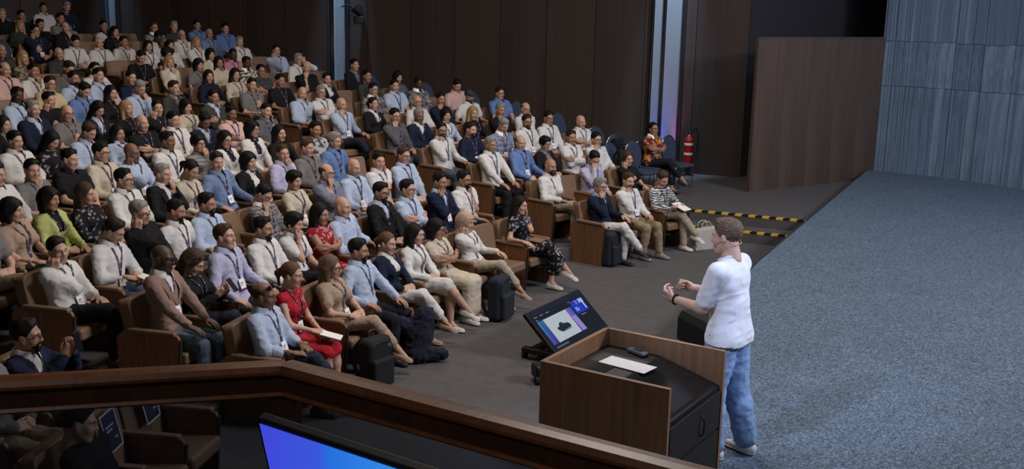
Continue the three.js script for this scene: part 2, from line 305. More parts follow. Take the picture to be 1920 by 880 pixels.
function hairGeometry(style, lod) {
  const key = style + lod; if (hairCache[key]) return hairCache[key];
  const cell = [0.0055, 0.0098, 0.0118, 0.0135][lod]; let P, post = null, amp = 0.0028, fr = 55;
  const skull = (t, c = V(0, 0.038, -0.014)) => ell(c, V(0.078 + t, 0.090 + t, 0.098 + t), 0.02);
  const nape = sub(cap(V(-0.12, -0.115, -0.05), V(0.12, -0.115, -0.05), 0.055, 0.055, 0.01));
  if (style === 'short') P = [skull(0.005), ell(V(0, 0.060, -0.018), V(0.080, 0.078, 0.100), 0.02), cap(V(-0.03, 0.102, 0.046), V(0.032, 0.108, 0.042), 0.015, 0.018, 0.04), faceCut(0.086, 0.088), nape, sub(ell(V(-0.09, -0.03, 0.012), V(0.03, 0.045, 0.032), 0.01)), sub(ell(V(0.09, -0.03, 0.012), V(0.03, 0.045, 0.032), 0.01))];
  else if (style === 'curly') { P = [skull(0.016), cap(V(-0.03, 0.105, 0.05), V(0.03, 0.11, 0.05), 0.026, 0.026, 0.04), faceCut(0.086, 0.084), nape, sub(ell(V(-0.10, -0.035, 0.012), V(0.03, 0.045, 0.032), 0.01)), sub(ell(V(0.10, -0.035, 0.012), V(0.03, 0.045, 0.032), 0.01))]; amp = 0.007; fr = 48; }
  else if (style === 'wavy') { P = [skull(0.007), ell(V(0, 0.058, -0.018), V(0.082, 0.080, 0.102), 0.02), cap(V(-0.03, 0.104, 0.052), V(0.032, 0.110, 0.046), 0.020, 0.022, 0.04), faceCut(0.086, 0.088), nape, sub(ell(V(-0.092, -0.03, 0.012), V(0.03, 0.045, 0.032), 0.01)), sub(ell(V(0.092, -0.03, 0.012), V(0.03, 0.045, 0.032), 0.01))]; amp = 0.0035; fr = 60; }
  else if (style === 'fringe') P = [skull(0.005), nape, sub(ell(V(0, 0.115, 0.035), V(0.082, 0.10, 0.15), 0.01)), faceCut(0.075, 0.10, -0.02), sub(ell(V(-0.09, -0.03, 0.015), V(0.03, 0.04, 0.028), 0.01)), sub(ell(V(0.09, -0.03, 0.015), V(0.03, 0.04, 0.028), 0.01))];
  else if (style === 'pixie') P = [skull(0.018), cap(V(-0.045, 0.09, 0.062), V(0.045, 0.092, 0.062), 0.026, 0.026, 0.04), faceCut(0.072, 0.064), sub(cap(V(-0.12, -0.135, -0.05), V(0.12, -0.135, -0.05), 0.06, 0.06, 0.01))];
  else if (style === 'bob') P = [skull(0.022), cap(V(-0.072, 0.0, -0.02), V(-0.074, -0.10, 0.005), 0.040, 0.030, 0.04), cap(V(0.072, 0.0, -0.02), V(0.074, -0.10, 0.005), 0.040, 0.030, 0.04), cap(V(-0.04, 0, -0.075), V(-0.04, -0.10, -0.065), 0.045, 0.04, 0.05), cap(V(0.04, 0, -0.075), V(0.04, -0.10, -0.065), 0.045, 0.04, 0.05), cap(V(-0.04, 0.07, 0.07), V(0.04, 0.07, 0.07), 0.02, 0.02, 0.03), faceCut(0.062, 0.066)];
  else if (style === 'long') P = [skull(0.017), cap(V(-0.074, 0.0, -0.02), V(-0.092, -0.20, 0.01), 0.036, 0.034, 0.04), cap(V(-0.092, -0.20, 0.01), V(-0.088, -0.29, 0.045), 0.034, 0.018, 0.04), cap(V(0.074, 0.0, -0.02), V(0.092, -0.20, 0.01), 0.036, 0.034, 0.04), cap(V(0.092, -0.20, 0.01), V(0.088, -0.29, 0.045), 0.034, 0.018, 0.04), cap(V(-0.04, 0, -0.075), V(-0.06, -0.24, -0.085), 0.045, 0.035, 0.05), cap(V(0.04, 0, -0.075), V(0.06, -0.24, -0.085), 0.045, 0.035, 0.05), faceCut(0.066, 0.082)];
  else if (style === 'pony') P = [skull(0.009), cap(V(0, 0.03, -0.11), V(0, 0.0, -0.145), 0.032, 0.030, 0.02), cap(V(0, 0.0, -0.145), V(0.01, -0.13, -0.125), 0.026, 0.012, 0.03), faceCut(0.085, 0.088), nape, sub(ell(V(-0.088, -0.03, 0.0), V(0.028, 0.045, 0.035), 0.01)), sub(ell(V(0.088, -0.03, 0.0), V(0.028, 0.045, 0.035), 0.01))];
  else if (style === 'afro') { P = [ell(V(0, 0.05, -0.03), V(0.135, 0.125, 0.13), 0.02), faceCut(0.06, 0.066)]; amp = 0.008; fr = 40; }
  else if (style === 'hijab') { P = [skull(0.020), cap(V(0, -0.02, -0.05), V(0, -0.15, -0.04), 0.085, 0.09, 0.06), cap(V(-0.03, -0.13, 0.02), V(0.03, -0.13, 0.02), 0.065, 0.065, 0.05), cap(V(-0.09, -0.2, -0.02), V(0.09, -0.2, -0.02), 0.06, 0.06, 0.06), sub(ell(V(0, -0.028, 0.115), V(0.058, 0.085, 0.085), 0.012))]; amp = 0.0025; fr = 16; }
  else if (style === 'cap') P = [skull(0.014), cap(V(-0.03, 0.055, 0.09), V(0.03, 0.055, 0.09), 0.02, 0.02, 0.02), cap(V(-0.03, 0.052, 0.13), V(0.03, 0.052, 0.13), 0.028, 0.028, 0.03, V(0, 1, 0), 3.5), sub(cap(V(-0.2, -0.06, -0.1), V(0.2, -0.06, 0.12), 0.10, 0.10, 0.01)), sub(ell(V(0, -0.045, 0.12), V(0.11, 0.09, 0.10), 0.01))];
  else if (style === 'beard') { P = [ell(V(0, -0.034, 0.024), V(0.068, 0.089, 0.076), 0.02), cap(V(-0.014, -0.10, 0.066), V(0.014, -0.10, 0.066), 0.024, 0.024, 0.03), cap(V(-0.02, -0.046, 0.094), V(0.02, -0.046, 0.094), 0.008, 0.008, 0.012), sub(ell(V(0, 0.03, 0.07), V(0.10, 0.066, 0.085), 0.01)), sub(cap(V(-0.014, -0.063, 0.10), V(0.014, -0.063, 0.10), 0.0085, 0.0085, 0.005)), sub(ell(V(0, -0.05, -0.05), V(0.1, 0.12, 0.055), 0.01)), sub(ell(V(-0.045, -0.012, 0.085), V(0.02, 0.032, 0.045), 0.01)), sub(ell(V(0.045, -0.012, 0.085), V(0.02, 0.032, 0.045), 0.01))]; }
  let g = meshField(P, cell, post);
  g = ruffle(g, amp, fr, 3);
  paint(g, (x, y, z) => 0.8 + 0.5 * noise3(x * 70, y * 18, z * 70));
  return (hairCache[key] = g);
}
const glassCache = {};
function glassesGeometry(lod, up = false) {
  const k = 'g' + lod; if (!glassCache[k]) {
    const parts = []; const tube = (pts, r, closed = false) => parts.push(new THREE.TubeGeometry(new THREE.CatmullRomCurve3(pts, closed), closed ? 20 : 8, r, 5, closed));
    for (const s of [-1, 1]) {
      const pts = []; for (let i = 0; i < 10; i++) { const a = i / 10 * Math.PI * 2; const c = Math.cos(a), n = Math.sin(a); pts.push(V(s * 0.034 + 0.025 * Math.sign(c) * Math.abs(c) ** 0.7, 0.003 + 0.019 * Math.sign(n) * Math.abs(n) ** 0.7, 0.108 - 0.25 * (s * 0.034 + 0.025 * c) ** 2 * 40)); }
      tube(pts, 0.0022, true); tube([V(s * 0.058, 0.010, 0.098), V(s * 0.078, 0.010, 0.06), V(s * 0.085, 0.008, 0.0), V(s * 0.082, -0.01, -0.02)], 0.002);
    }
    tube([V(-0.01, 0.008, 0.112), V(0, 0.011, 0.113), V(0.01, 0.008, 0.112)], 0.0022);
    glassCache[k] = mergeGeometries(parts);
  }
  return glassCache[k];
}
// ---- hand (wrist at the origin, fingers along +y, palm towards +z, thumb at +x: a right hand)
const handCache = {};
function handGeometry(style, lod, left) {
  const key = style + lod + left; if (handCache[key]) return handCache[key];
  if (left) return (handCache[key] = mirrored(handGeometry(style, lod, false)));
  const cell = [0.0045, 0.0076, 0.0115, 0.016][lod], fat = [1, 1.08, 1.25, 1.5][lod];
  const curl = { rest: [0.25, 0.35, 0.3], half: [0.75, 0.8, 0.5], fist: [1.35, 1.5, 0.9], hold: [0.95, 0.75, 0.45], flat: [0.08, 0.1, 0.05], pinch: [1.0, 1.0, 0.5] }[style];
  const P = [cap(V(-0.018, 0.012, 0), V(-0.022, 0.082, 0), 0.024, 0.022, 0.012, V(0, 0, 1), 1.55), cap(V(0.016, 0.012, 0), V(0.022, 0.082, 0), 0.024, 0.022, 0.012, V(0, 0, 1), 1.55), cap(V(0, -0.03, 0), V(0, 0.02, 0), 0.026, 0.027, 0.015, V(0, 0, 1), 1.25)];
  const L = [[0.031, 0.044, 0.026, 0.021], [0.0105, 0.048, 0.030, 0.022], [-0.0105, 0.045, 0.028, 0.021], [-0.0305, 0.036, 0.021, 0.018]];
  L.forEach(([x, a, b, c], i) => {
    let y = 0.088 - Math.abs(x) * 0.15, z = 0, ang = 0, px = x; const sp = x * 0.9; const r = (i === 3 ? 0.0078 : 0.0088) * fat;
    [a, b, c].forEach((l, q) => { ang += curl[q] * (style === 'pinch' && i === 0 ? 0.75 : 1); const nx = px + sp * l * (style === 'fist' ? 0 : 1), ny = y + Math.cos(ang) * l, nz = z + Math.sin(ang) * l; P.push(cap(V(px, y, z), V(nx, ny, nz), r * (1 - 0.06 * q), r * (0.94 - 0.06 * q), 0.003)); px = nx; y = ny; z = nz; });
  });
  const tc = style === 'fist' || style === 'hold' || style === 'pinch';
  P.push(cap(V(0.026, 0.018, 0.004), V(0.048, 0.045, 0.014), 0.014 * fat, 0.0115 * fat, 0.012), cap(V(0.048, 0.045, 0.014), tc ? V(0.044, 0.074, 0.034) : V(0.062, 0.074, 0.018), 0.0108 * fat, 0.0098 * fat, 0.004), cap(tc ? V(0.044, 0.074, 0.034) : V(0.062, 0.074, 0.018), tc ? V(0.028, 0.094, 0.046) : V(0.064, 0.099, 0.02), 0.0096 * fat, 0.008 * fat, 0.003));
  return (handCache[key] = paint(meshField(P, cell), null));
}
// ---- shoe (ankle at the origin, sole 0.085 below, toe along +z)
const shoeCache = {};
function shoeGeometry(lod, style) {
  const k = lod + style; if (shoeCache[k]) return shoeCache[k];
  const cell = [0.0085, 0.0125, 0.02, 0.03][lod];
  const P = [cap(V(0, -0.045, -0.045), V(0, -0.052, 0.06), 0.040, 0.040, 0.03), cap(V(0, -0.052, 0.06), V(0.004, -0.062, 0.155), 0.040, 0.033, 0.03, V(0, 1, 0), 1.3), sub(cap(V(-0.2, -0.135, -0.2), V(0.2, -0.135, 0.3), 0.052, 0.052, 0.004))];
  P.pop();
  P.push(cap(V(0, -0.075, -0.04), V(0.003, -0.076, 0.15), 0.042, 0.043, 0.008, V(0, 1, 0), 4));
  if (style !== 'low') P.push(cap(V(0, -0.03, -0.02), V(0, 0.0, -0.012), 0.043, 0.041, 0.03)); else P.push(sub(ell(V(0, -0.005, 0.02), V(0.034, 0.035, 0.075), 0.01)));
  return (shoeCache[k] = meshField(P, cell));
}
function basis(Y, Z) { const y = Y.clone().normalize(); const x = y.clone().cross(Z).normalize(); const z = x.clone().cross(y); return new THREE.Matrix4().makeBasis(x, y, z); }
function ik(S, W, l1, l2, hint) {
  const d = W.clone().sub(S); let L = d.length(); d.normalize(); const mx = l1 + l2 - 0.004; if (L > mx) { L = mx; W.copy(S).addScaledVector(d, L); } const mn = Math.abs(l1 - l2) + 0.05; if (L < mn) { L = mn; W.copy(S).addScaledVector(d, L); }
  const a = (l1 * l1 - l2 * l2 + L * L) / (2 * L), h = Math.sqrt(Math.max(0, l1 * l1 - a * a));
  const p = hint.clone().addScaledVector(d, -hint.dot(d)).normalize(); return S.clone().addScaledVector(d, a).addScaledVector(p, h);
}
const X_ = V(1, 0, 0), Y_ = V(0, 1, 0), Z_ = V(0, 0, 1);
const PATTERN = {
  st: (x, y, z) => (((y * 0.96 + z * 0.25) * 32) % 1 + 1) % 1 < 0.5 ? [0.6, 0.6, 0.58] : [0.02, 0.022, 0.035],
  gs: (x, y) => ((y * 22) % 1) < 0.5 ? [0.26, 0.25, 0.24] : [0.14, 0.135, 0.13],
  zb: (x, y, z) => Math.sin(y * 95 + 5 * noise3(x * 11, y * 7, z * 11) * 2) > 0 ? [0.6, 0.57, 0.5] : [0.015, 0.013, 0.013],
  fl: (x, y, z) => noise3(x * 46, y * 46, z * 46) > 0.70 ? [0.42, 0.42, 0.42] : [0.013, 0.013, 0.017],
  dt: (x, y, z) => noise3(x * 60, y * 60, z * 60) > 0.74 ? [0.35, 0.35, 0.36] : [0.012, 0.012, 0.016],
  fw: (x, y, z) => noise3(x * 22, y * 22, z * 22) > 0.52 ? [0.42, 0.41, 0.40] : [0.05, 0.055, 0.07],
  fr: (x, y, z) => noise3(x * 46, y * 46, z * 46) > 0.72 ? [0.55, 0.4, 0.38] : [0.28, 0.016, 0.025],
  or: (x, y, z) => { const q = noise3(x * 20, y * 26, z * 20); return q > 0.6 ? [0.55, 0.32, 0.05] : q > 0.42 ? [0.42, 0.10, 0.03] : [0.10, 0.02, 0.06]; },
  pl: (x, y, z) => { const a = Math.sin(y * 150) > 0.3, b = Math.sin((x + z * 0.6) * 150) > 0.3; return a && b ? [0.03, 0.03, 0.04] : a || b ? [0.12, 0.115, 0.115] : [0.30, 0.28, 0.27]; },
  pb: (x, y, z) => { const a = Math.sin(y * 190) > 0.3, b = Math.sin((x + z * 0.6) * 190) > 0.3; return a && b ? [0.08, 0.10, 0.18] : a || b ? [0.17, 0.20, 0.30] : [0.30, 0.34, 0.44]; },
  lp: (x, y, z) => noise3(x * 44, y * 44, z * 44) > 0.55 ? [0.04, 0.03, 0.025] : [0.28, 0.21, 0.14],
};
const HAIR = { sk: ['short', 'k'], sb: ['short', 'd'], sn: ['short', 'n'], sg: ['short', 'g'], sy: ['short', 'y'], cg: ['curly', 'g'], cn: ['curly', 'n'], wn: ['wavy', 'p'], bd: null, fr: ['fringe', 'n'], lk: ['long', 'k'], lb: ['long', 'n'], lg: ['long', 'b'], ly: ['long', 'y'], bk: ['bob', 'k'], bs: ['pixie', 'k'], pk: ['pony', 'k'], pn: ['pony', 'a'], hj: ['hijab', 'h'], cp: ['cap', 'w'], af: ['afro', 'k'] };
const FEM = new Set(['lk', 'lb', 'lg', 'ly', 'bk', 'bs', 'pk', 'pn', 'hj', 'af']);

// one figure: joints -> body (skin), top, bottoms, shoes, hair and worn things. o.seat: seated pose, else standing joints given in o.J
function figure(o) {
  const { lod, fem } = o, R = rng(o.seed), root = new THREE.Group();
  const bw = o.build ?? (fem ? 0.90 : 1.0), J = o.J ?? seatedJoints(o), { pel, u, F, X, nb, chest, waist, HC, hm } = J;
  const P = (v) => v.clone(), add = (a, ...t) => { const r = a.clone(); for (let i = 0; i < t.length; i += 2) r.addScaledVector(t[i], t[i + 1]); return r; };
  const torso = (e, full = true) => {
    const T = [cap(add(pel, X, -0.07), add(pel, X, 0.07), 0.118 * (fem ? 1.0 : bw) + e, 0.118 * (fem ? 1.0 : bw) + e, 0.05), cap(add(pel, u, 0.05), add(waist, u, 0.05), (fem ? 0.138 : 0.155) * bw + e, (fem ? 0.132 : 0.158) * bw + e, 0.06, F, 1.28),
      cap(add(chest, X, -0.06 * bw, u, 0.02), add(chest, X, 0.06 * bw, u, 0.02), 0.118 * bw + e, 0.118 * bw + e, 0.06, F, 1.12),
      cap(add(J.sh[0], X, 0.03), add(J.sh[1], X, -0.03), 0.056 + e * 0.8, 0.056 + e * 0.8, 0.06), cap(add(nb, u, -0.09), add(nb, u, -0.005), 0.088 + e * 0.6, 0.060 + e * 0.6, 0.05)];
    if (fem) for (const s of [-1, 1]) T.push(ell(add(chest, X, s * 0.072, F, 0.085, u, -0.005), V(0.062 + e, 0.062 + e, 0.06 + e), 0.05));
    else if (bw > 1.05) T.push(ell(add(waist, F, 0.05), V(0.14 + e, 0.13 + e, 0.125 + e), 0.06));
    return T;
  };
  const arm = (i, e, t0, t1) => { // t: 0 shoulder, 1 elbow, 2 wrist
    const S = J.sh[i], El = J.el[i], W = J.wr[i], out = []; const r0 = (fem ? 0.043 : 0.051) * (0.6 + 0.4 * bw), r1 = (fem ? 0.036 : 0.042), r2 = fem ? 0.025 : 0.029;
    const at = (t) => t <= 1 ? S.clone().lerp(El, t) : El.clone().lerp(W, t - 1), rr = (t) => t <= 1 ? r0 + (r1 - r0) * t : r1 + (r2 - r1) * (t - 1);
    if (t0 < 1) out.push(cap(at(t0), at(Math.min(1, t1)), rr(t0) + e, rr(Math.min(1, t1)) + e, 0.03)); if (t1 > 1) out.push(cap(at(Math.max(1, t0)), at(t1), rr(Math.max(1, t0)) + e, rr(t1) + e, 0.03)); return out;
  };
  const leg = (i, e, t1 = 2, e2 = e) => { const out = [cap(J.hip[i], J.kn[i], 0.086 * (0.7 + 0.3 * bw) + e, 0.060 + e, 0.04)]; const K = J.kn[i], A = J.an[i]; if (t1 > 1) { const q = K.clone().lerp(A, Math.min(1, t1 - 1)); out.push(cap(K, K.clone().lerp(A, 0.35 * Math.min(1, t1 - 1)), 0.058 + e, 0.058 + e, 0.03), cap(K.clone().lerp(A, 0.35 * Math.min(1, t1 - 1)), q, 0.058 + e, 0.058 + (0.038 - 0.058) * Math.min(1, t1 - 1) + e2, 0.03)); } return out; };
  const top = o.top, dress = o.dress, bareLegs = dress && dress !== 'long', shortSl = ['ss', 'te', 'sl', 'dr'].includes(top.type);
  // body
  {
    const cell = [0.016, (shortSl || bareLegs) ? 0.024 : 0.042, shortSl ? 0.034 : 0.052, shortSl ? 0.046 : 0.065][lod];
    const B = [...torso(-0.006), ...arm(0, 0, 0, 2), ...arm(1, 0, 0, 2), ...leg(0, 0), ...leg(1, 0), cap(add(nb, u, -0.04), add(HC, Y_, -0.085, J.hz, -0.03), fem ? 0.049 : 0.058, fem ? 0.046 : 0.055, 0.03)];
    for (const i of [0, 1]) B.push(cap(J.an[i], add(J.an[i], J.fd[i], 0.11, J.fu[i], -0.045), 0.036, 0.026, 0.02));
    const parts = [paint(meshField(B, cell), null), headGeometry(fem ? 1 : 0, lod).clone().applyMatrix4(hm)];
    for (const i of [0, 1]) { const m = basis(J.hf[i], J.hp[i]); m.setPosition(J.wr[i]); parts.push(handGeometry(J.hs[i], lod, i === 1).clone().applyMatrix4(m)); }
    const g = mergeGeometries(parts); const b = new THREE.Mesh(g, skinMat(o.skin)); b.name = 'body'; root.add(b);
  }
  const pat = (key) => PATTERN[key] ? PATTERN[key] : null;
  const put = (g, name, m, parent = root) => { const q = new THREE.Mesh(g, m); q.name = name; parent.add(q); return q; };
  // top
  const cs = [0.0115, 0.0178, 0.0245, 0.035][lod], fold = [0.0045, 0.006, 0.0065, 0.006][lod];
  const vcut = (d, w) => sub(cap(add(nb, F, 0.10, u, 0.05), add(nb, F, 0.15, u, -d), w, 0.004, 0.012));
  const neckHole = sub(cap(add(nb, u, 0.02, F, 0.01), add(nb, u, 0.16, F, 0.05), (fem ? 0.056 : 0.062), 0.07, 0.01));
  const L0 = { sh: 1.93, lo: 1.95, ls: 1.9, bl: 1.93, ss: 0.62, te: 0.62, sl: 0.02, dr: 0.45 }[top.type] * (o.rolled ? 0.74 : 1) * (o.sleeve ?? 1);
  const ease = o.ease ?? { sh: 0.018, lo: 0.014, ls: 0.014, bl: 0.013, ss: 0.019, te: 0.018, sl: 0.008, dr: 0.01 }[top.type];
  const collared = top.type === 'sh' || top.type === 'ss' || top.type === 'bl';
  const collar = (e) => { // a shirt collar: a slanted band, open at the throat
    const n = lod < 2 ? 22 : 12, pos = [], ix = []; const r0 = (fem ? 0.060 : 0.069) + e;
    for (let i = 0; i <= n; i++) { const a = (-1 + 2 * i / n) * 2.72; const c = -Math.cos(a), s = Math.sin(a); for (const [dr, du] of [[0.004, -0.03], [0.002, 0.030 - 0.012 * Math.max(0, c)], [0.012, 0.030 - 0.012 * Math.max(0, c)], [0.036, -0.022 - 0.034 * Math.max(0, c)]]) { const p = add(nb, X, s * (r0 + dr) * 1.02, F, c * (r0 + dr) + 0.012, u, du + 0.034 - 0.026 * Math.max(0, c)); pos.push(p.x, p.y, p.z); } }
    for (let i = 0; i < n; i++) for (let j = 0; j < 3; j++) { const a = i * 4 + j, b = a + 4; ix.push(a, b, a + 1, b, b + 1, a + 1, a, a + 1, b, b, a + 1, b + 1); }
    const g = new THREE.BufferGeometry(); g.setAttribute('position', new THREE.Float32BufferAttribute(pos, 3)); g.setIndex(ix.filter((_, q) => q % 12 < 6)); g.computeVertexNormals(); return paint(g, null);
  };
  const topNames = { sh: 'shirt', ss: 'shirt', te: 'tee_shirt', lo: 'long_sleeved_top', ls: 'striped_top', sl: 'sleeveless_top', dr: 'dress', bl: 'blazer' };
  let tm;
  const skirtPrims = (e) => { const len = dress === 'long' ? 0.8 : dress === 'calf' ? 0.55 : 0.0; const out = [...leg(0, e + 0.012, 1), ...leg(1, e + 0.012, 1)]; const mid = (a, b) => a.clone().lerp(b, 0.5); out.push(cap(mid(J.hip[0], J.hip[1]), mid(J.kn[0], J.kn[1]), 0.085 + e, 0.06 + e, 0.06));
    if (len) { for (const i of [0, 1]) out.push(cap(J.kn[i], J.kn[i].clone().lerp(J.an[i], len), 0.07 + e, 0.075 + e, 0.05)); out.push(cap(mid(J.kn[0], J.kn[1]), mid(J.kn[0], J.kn[1]).lerp(mid(J.an[0], J.an[1]), len), 0.07 + e, 0.09 + e, 0.06)); } return out; };
  if (top.type === 'bl') {
    const inner = put(mergeGeometries([paint(ruffle(meshField([...torso(0.008), sub(vcutPrim(nb, F, u)), neckHole], cs * 1.15), fold * 0.6, 16, o.seed), pat(top.inner)), collar(0.003)]), 'shirt', cloth(top.inner));
    tm = inner;
    const Bp = [...torso(0.024), ...arm(0, 0.017, 0, 1.9), ...arm(1, 0.017, 0, 1.9), ...leg(0, 0.02, 0.1).slice(0, 0), neckHole, sub(cap(add(nb, F, 0.13, u, 0.06), add(waist, F, 0.21, u, -0.02), 0.088, 0.03, 0.008))];
    const bg = paint(ruffle(meshField(Bp, cs), fold, 13, o.seed), pat(top.col));
    const bl = put(bg, 'blazer', cloth(top.col, 0.92));
    if (lod < 3) { // lapels lying along the opening
      const parts = []; for (const s of [-1, 1]) { const pts = [add(nb, X, s * 0.062, F, 0.005, u, 0.012), add(nb, X, s * 0.085, F, 0.085, u, -0.07), add(nb, X, s * 0.085, F, 0.128, u, -0.16), add(nb, X, s * 0.04, F, 0.155, u, -0.30)]; const c = new THREE.CatmullRomCurve3(pts); const pos = [], ix = []; const n = 8; for (let i = 0; i <= n; i++) { const p = c.getPoint(i / n), w = 0.05 * Math.sin(Math.PI * Math.min(1, 0.12 + i / n * 0.9)) + 0.004; for (const q of [-0.3, 0.7]) { const r = add(p, X, s * w * q, F, 0.012 - 0.02 * Math.max(0, q)); pos.push(r.x, r.y, r.z); } } for (let i = 0; i < n; i++) { const a = 2 * i; ix.push(a, a + 1, a + 2, a + 1, a + 3, a + 2); } const g = new THREE.BufferGeometry(); g.setAttribute('position', new THREE.Float32BufferAttribute(pos, 3)); g.setIndex(ix); g.computeVertexNormals(); parts.push(paint(g, pat(top.col))); }
      put(mergeGeometries(parts), 'lapels', cloth(top.col, 0.92), bl);
    }
  } else {
    const T = [...torso(ease), ...arm(0, ease + (shortSl ? 0.008 : 0.002), 0, L0), ...arm(1, ease + (shortSl ? 0.008 : 0.002), 0, L0), neckHole];
    if (o.hem) T.push(...o.hem(ease));
    if (top.type === 'sh' || top.type === 'ss') T.push(vcut(0.10, 0.03)); if (top.type === 'sl' || top.type === 'dr') T.push(vcut(0.07, 0.06));
    if (top.type === 'dr' || (dress && o.dressSame)) T.push(...skirtPrims(ease));
    let g = paint(ruffle(meshField(T, cs), fold * (o.foldScale ?? 1), o.foldFreq ?? 15, o.seed), pat(top.col));
    if (top.type === 'sh' || top.type === 'ss') g = mergeGeometries([g, collar(0.006)]);
    if (['te', 'lo', 'ls'].includes(top.type) && o.hair !== 'hj') { const r = new THREE.TorusGeometry(fem ? 0.060 : 0.068, 0.010, 8, lod < 2 ? 28 : 16); r.scale(1, 1, 1.3); const m = basis(F.clone().addScaledVector(u, -0.35).normalize(), u.clone().addScaledVector(F, 0.35).normalize()); m.setPosition(add(nb, u, 0.012, F, 0.014)); r.applyMatrix4(m); g = mergeGeometries([g, paint(r, pat(top.col))]); }
    tm = put(g, topNames[top.type], cloth(top.col));
    if (lod < 2 && top.type === 'sh') { // rolled cuffs
      for (const i of [0, 1]) { const c = J.el[i].clone().lerp(J.wr[i], o.rolled ? 0.44 : 0.93), c2 = J.el[i].clone().lerp(J.wr[i], o.rolled ? 0.30 : 0.80); const gg = paint(meshField([cap(c, c2, o.rolled ? 0.057 : 0.049, o.rolled ? 0.059 : 0.051, 0.01)], cs), null); put(gg, 'cuff', cloth(top.col), tm); }
    }
  }
  // bottoms
  if (!(dress && o.dressSame)) {
    if (dress) put(paint(ruffle(meshField([cap(add(pel, X, -0.07), add(pel, X, 0.07), 0.13, 0.13, 0.05), ...skirtPrims(0.01)], cs * 1.1), fold, 12, o.seed + 5), pat(o.bottom)), 'skirt', cloth(o.bottom));
    else {
      const e = o.legEase ?? 0.012, Lg = o.crop ? 1.72 : 1.93; const T = [cap(add(pel, X, -0.07), add(pel, X, 0.07), 0.128, 0.128, 0.05), ...leg(0, e, Lg, e + 0.012), ...leg(1, e, Lg, e + 0.012)];
      put(paint(ruffle(meshField(T, cs * 1.35), fold * 1.1, 13, o.seed + 5), null), 'trousers', cloth(o.bottom));
    }
  }
  // shoes
  for (const i of [0, 1]) { const m = new THREE.Matrix4().makeBasis(J.fu[i].clone().cross(J.fd[i]).normalize(), J.fu[i], J.fd[i]); m.setPosition(J.an[i]); const s = put(shoeGeometry(lod, o.shoeStyle ?? 'high'), 'shoe', shoeMat(o.shoe)); s.applyMatrix4(m); }
  // hair and what is worn on the head
  const onHead = (g, name, mat) => { const h = put(g, name, mat); h.applyMatrix4(hm); return h; };
  const H = HAIR[o.hair]; if (H) onHead(hairGeometry(H[0], lod), { hijab: 'headscarf', cap: 'baseball_cap' }[H[0]] ?? 'hair', hairMat(o.hairColour ?? H[1]));
  if (o.hair === 'cp') onHead(hairGeometry('fringe', lod), 'hair', hairMat('k'));
  if (o.beard) onHead(hairGeometry('beard', lod), 'beard', hairMat(o.hair === 'sg' || (o.hair === 'bd' && o.skin === 1) ? 'g' : H ? H[1] : 'k'));
  if (o.glasses) onHead(glassesGeometry(lod < 2 ? 0 : 1), 'glasses', M('eyeframe'));
  if (o.sunglasses) { const s = onHead(glassesGeometry(lod < 2 ? 0 : 1), 'sunglasses', M('eyeframe')); s.matrix.identity(); const q = hm.clone().multiply(new THREE.Matrix4().makeTranslation(0, 0.036, -0.010)).multiply(new THREE.Matrix4().makeRotationX(-0.62)).multiply(new THREE.Matrix4().makeScale(1.08, 1.05, 0.9)); q.decompose(s.position, s.quaternion, s.scale); for (const d of [-1, 1]) put(new THREE.CircleGeometry(0.022, 14).translate(d * 0.034, 0.003, 0.104), 'lens', M('lens'), s); }
  // lanyard with badge, lying on the chest
  if (o.lanyard) {
    const T = torso(top.type === 'bl' ? 0.008 : ease).map(prep), fd = (p) => { let f = 1; for (const q of T) { const d = q.d(p.x, p.y, p.z), k = q.k, h = k - Math.abs(d - f); f = Math.min(d, f) - (h > 0 ? h * h / (4 * k) : 0); } return f; };
    const onto = (p) => { const q = add(p, F, 0.26); for (let i = 0; i < 40; i++) { const d = fd(q); if (d < 0.009) break; q.addScaledVector(F, -Math.max(0.004, d * 0.7)); } return q; };
    const bot = add(nb, u, -(o.badge ? 0.32 : 0.36), X, (R() - 0.5) * 0.04), w = [0.007, 0.0085, 0.009, 0.010][lod], n = lod < 2 ? 12 : 7, parts = [];
    for (const s of [-1, 1]) {
      const pos = [], uv = [], ix = []; let last = null, len = 0;
      const pts = [add(nb, X, s * 0.05, F, -0.045, u, 0.035), add(nb, X, s * 0.074, F, 0.0, u, 0.022)]; for (let i = 0; i <= n; i++) { const t = i / n; pts.push(onto(add(nb, X, s * 0.07 * (1 - t) + s * 0.006 * t, u, -0.02).lerp(add(bot, X, s * 0.005), t))); }
      pts.forEach((p, i) => { if (last) len += p.distanceTo(last); last = p; const wd = i < 2 ? add(V(0, 0, 0), F, 0.7, X, 0.2 * s).normalize() : X; const a = add(p, wd, -w), b = add(p, wd, w); pos.push(a.x, a.y, a.z, b.x, b.y, b.z); uv.push(0, len * 3, 1, len * 3); if (i) { const k = 2 * i - 2; ix.push(k, k + 1, k + 2, k + 1, k + 3, k + 2); } });
      const g = new THREE.BufferGeometry(); g.setAttribute('position', new THREE.Float32BufferAttribute(pos, 3)); g.setAttribute('uv', new THREE.Float32BufferAttribute(uv, 2)); g.setIndex(ix); g.computeVertexNormals(); parts.push(g);
    }
    const ly = put(mergeGeometries(parts), 'lanyard', M('lanyard'));
    if (o.badge) { const c = onto(add(bot, u, -0.05)); c.addScaledVector(F, 0.012); const b = put(badgeGeo(), 'badge', M('badge'), ly); const m = basis(u.clone().addScaledVector(F, -0.15).normalize(), F); m.setPosition(c); b.applyMatrix4(m); }
  }
  root.userData.J = J; return root;
}
const vcutPrim = (nb, F, u) => cap(nb.clone().addScaledVector(F, 0.10).addScaledVector(u, 0.05), nb.clone().addScaledVector(F, 0.15).addScaledVector(u, -0.09), 0.03, 0.004, 0.012);
let _badge; function badgeGeo() { return (_badge ??= new THREE.BoxGeometry(0.088, 0.125, 0.003)); }
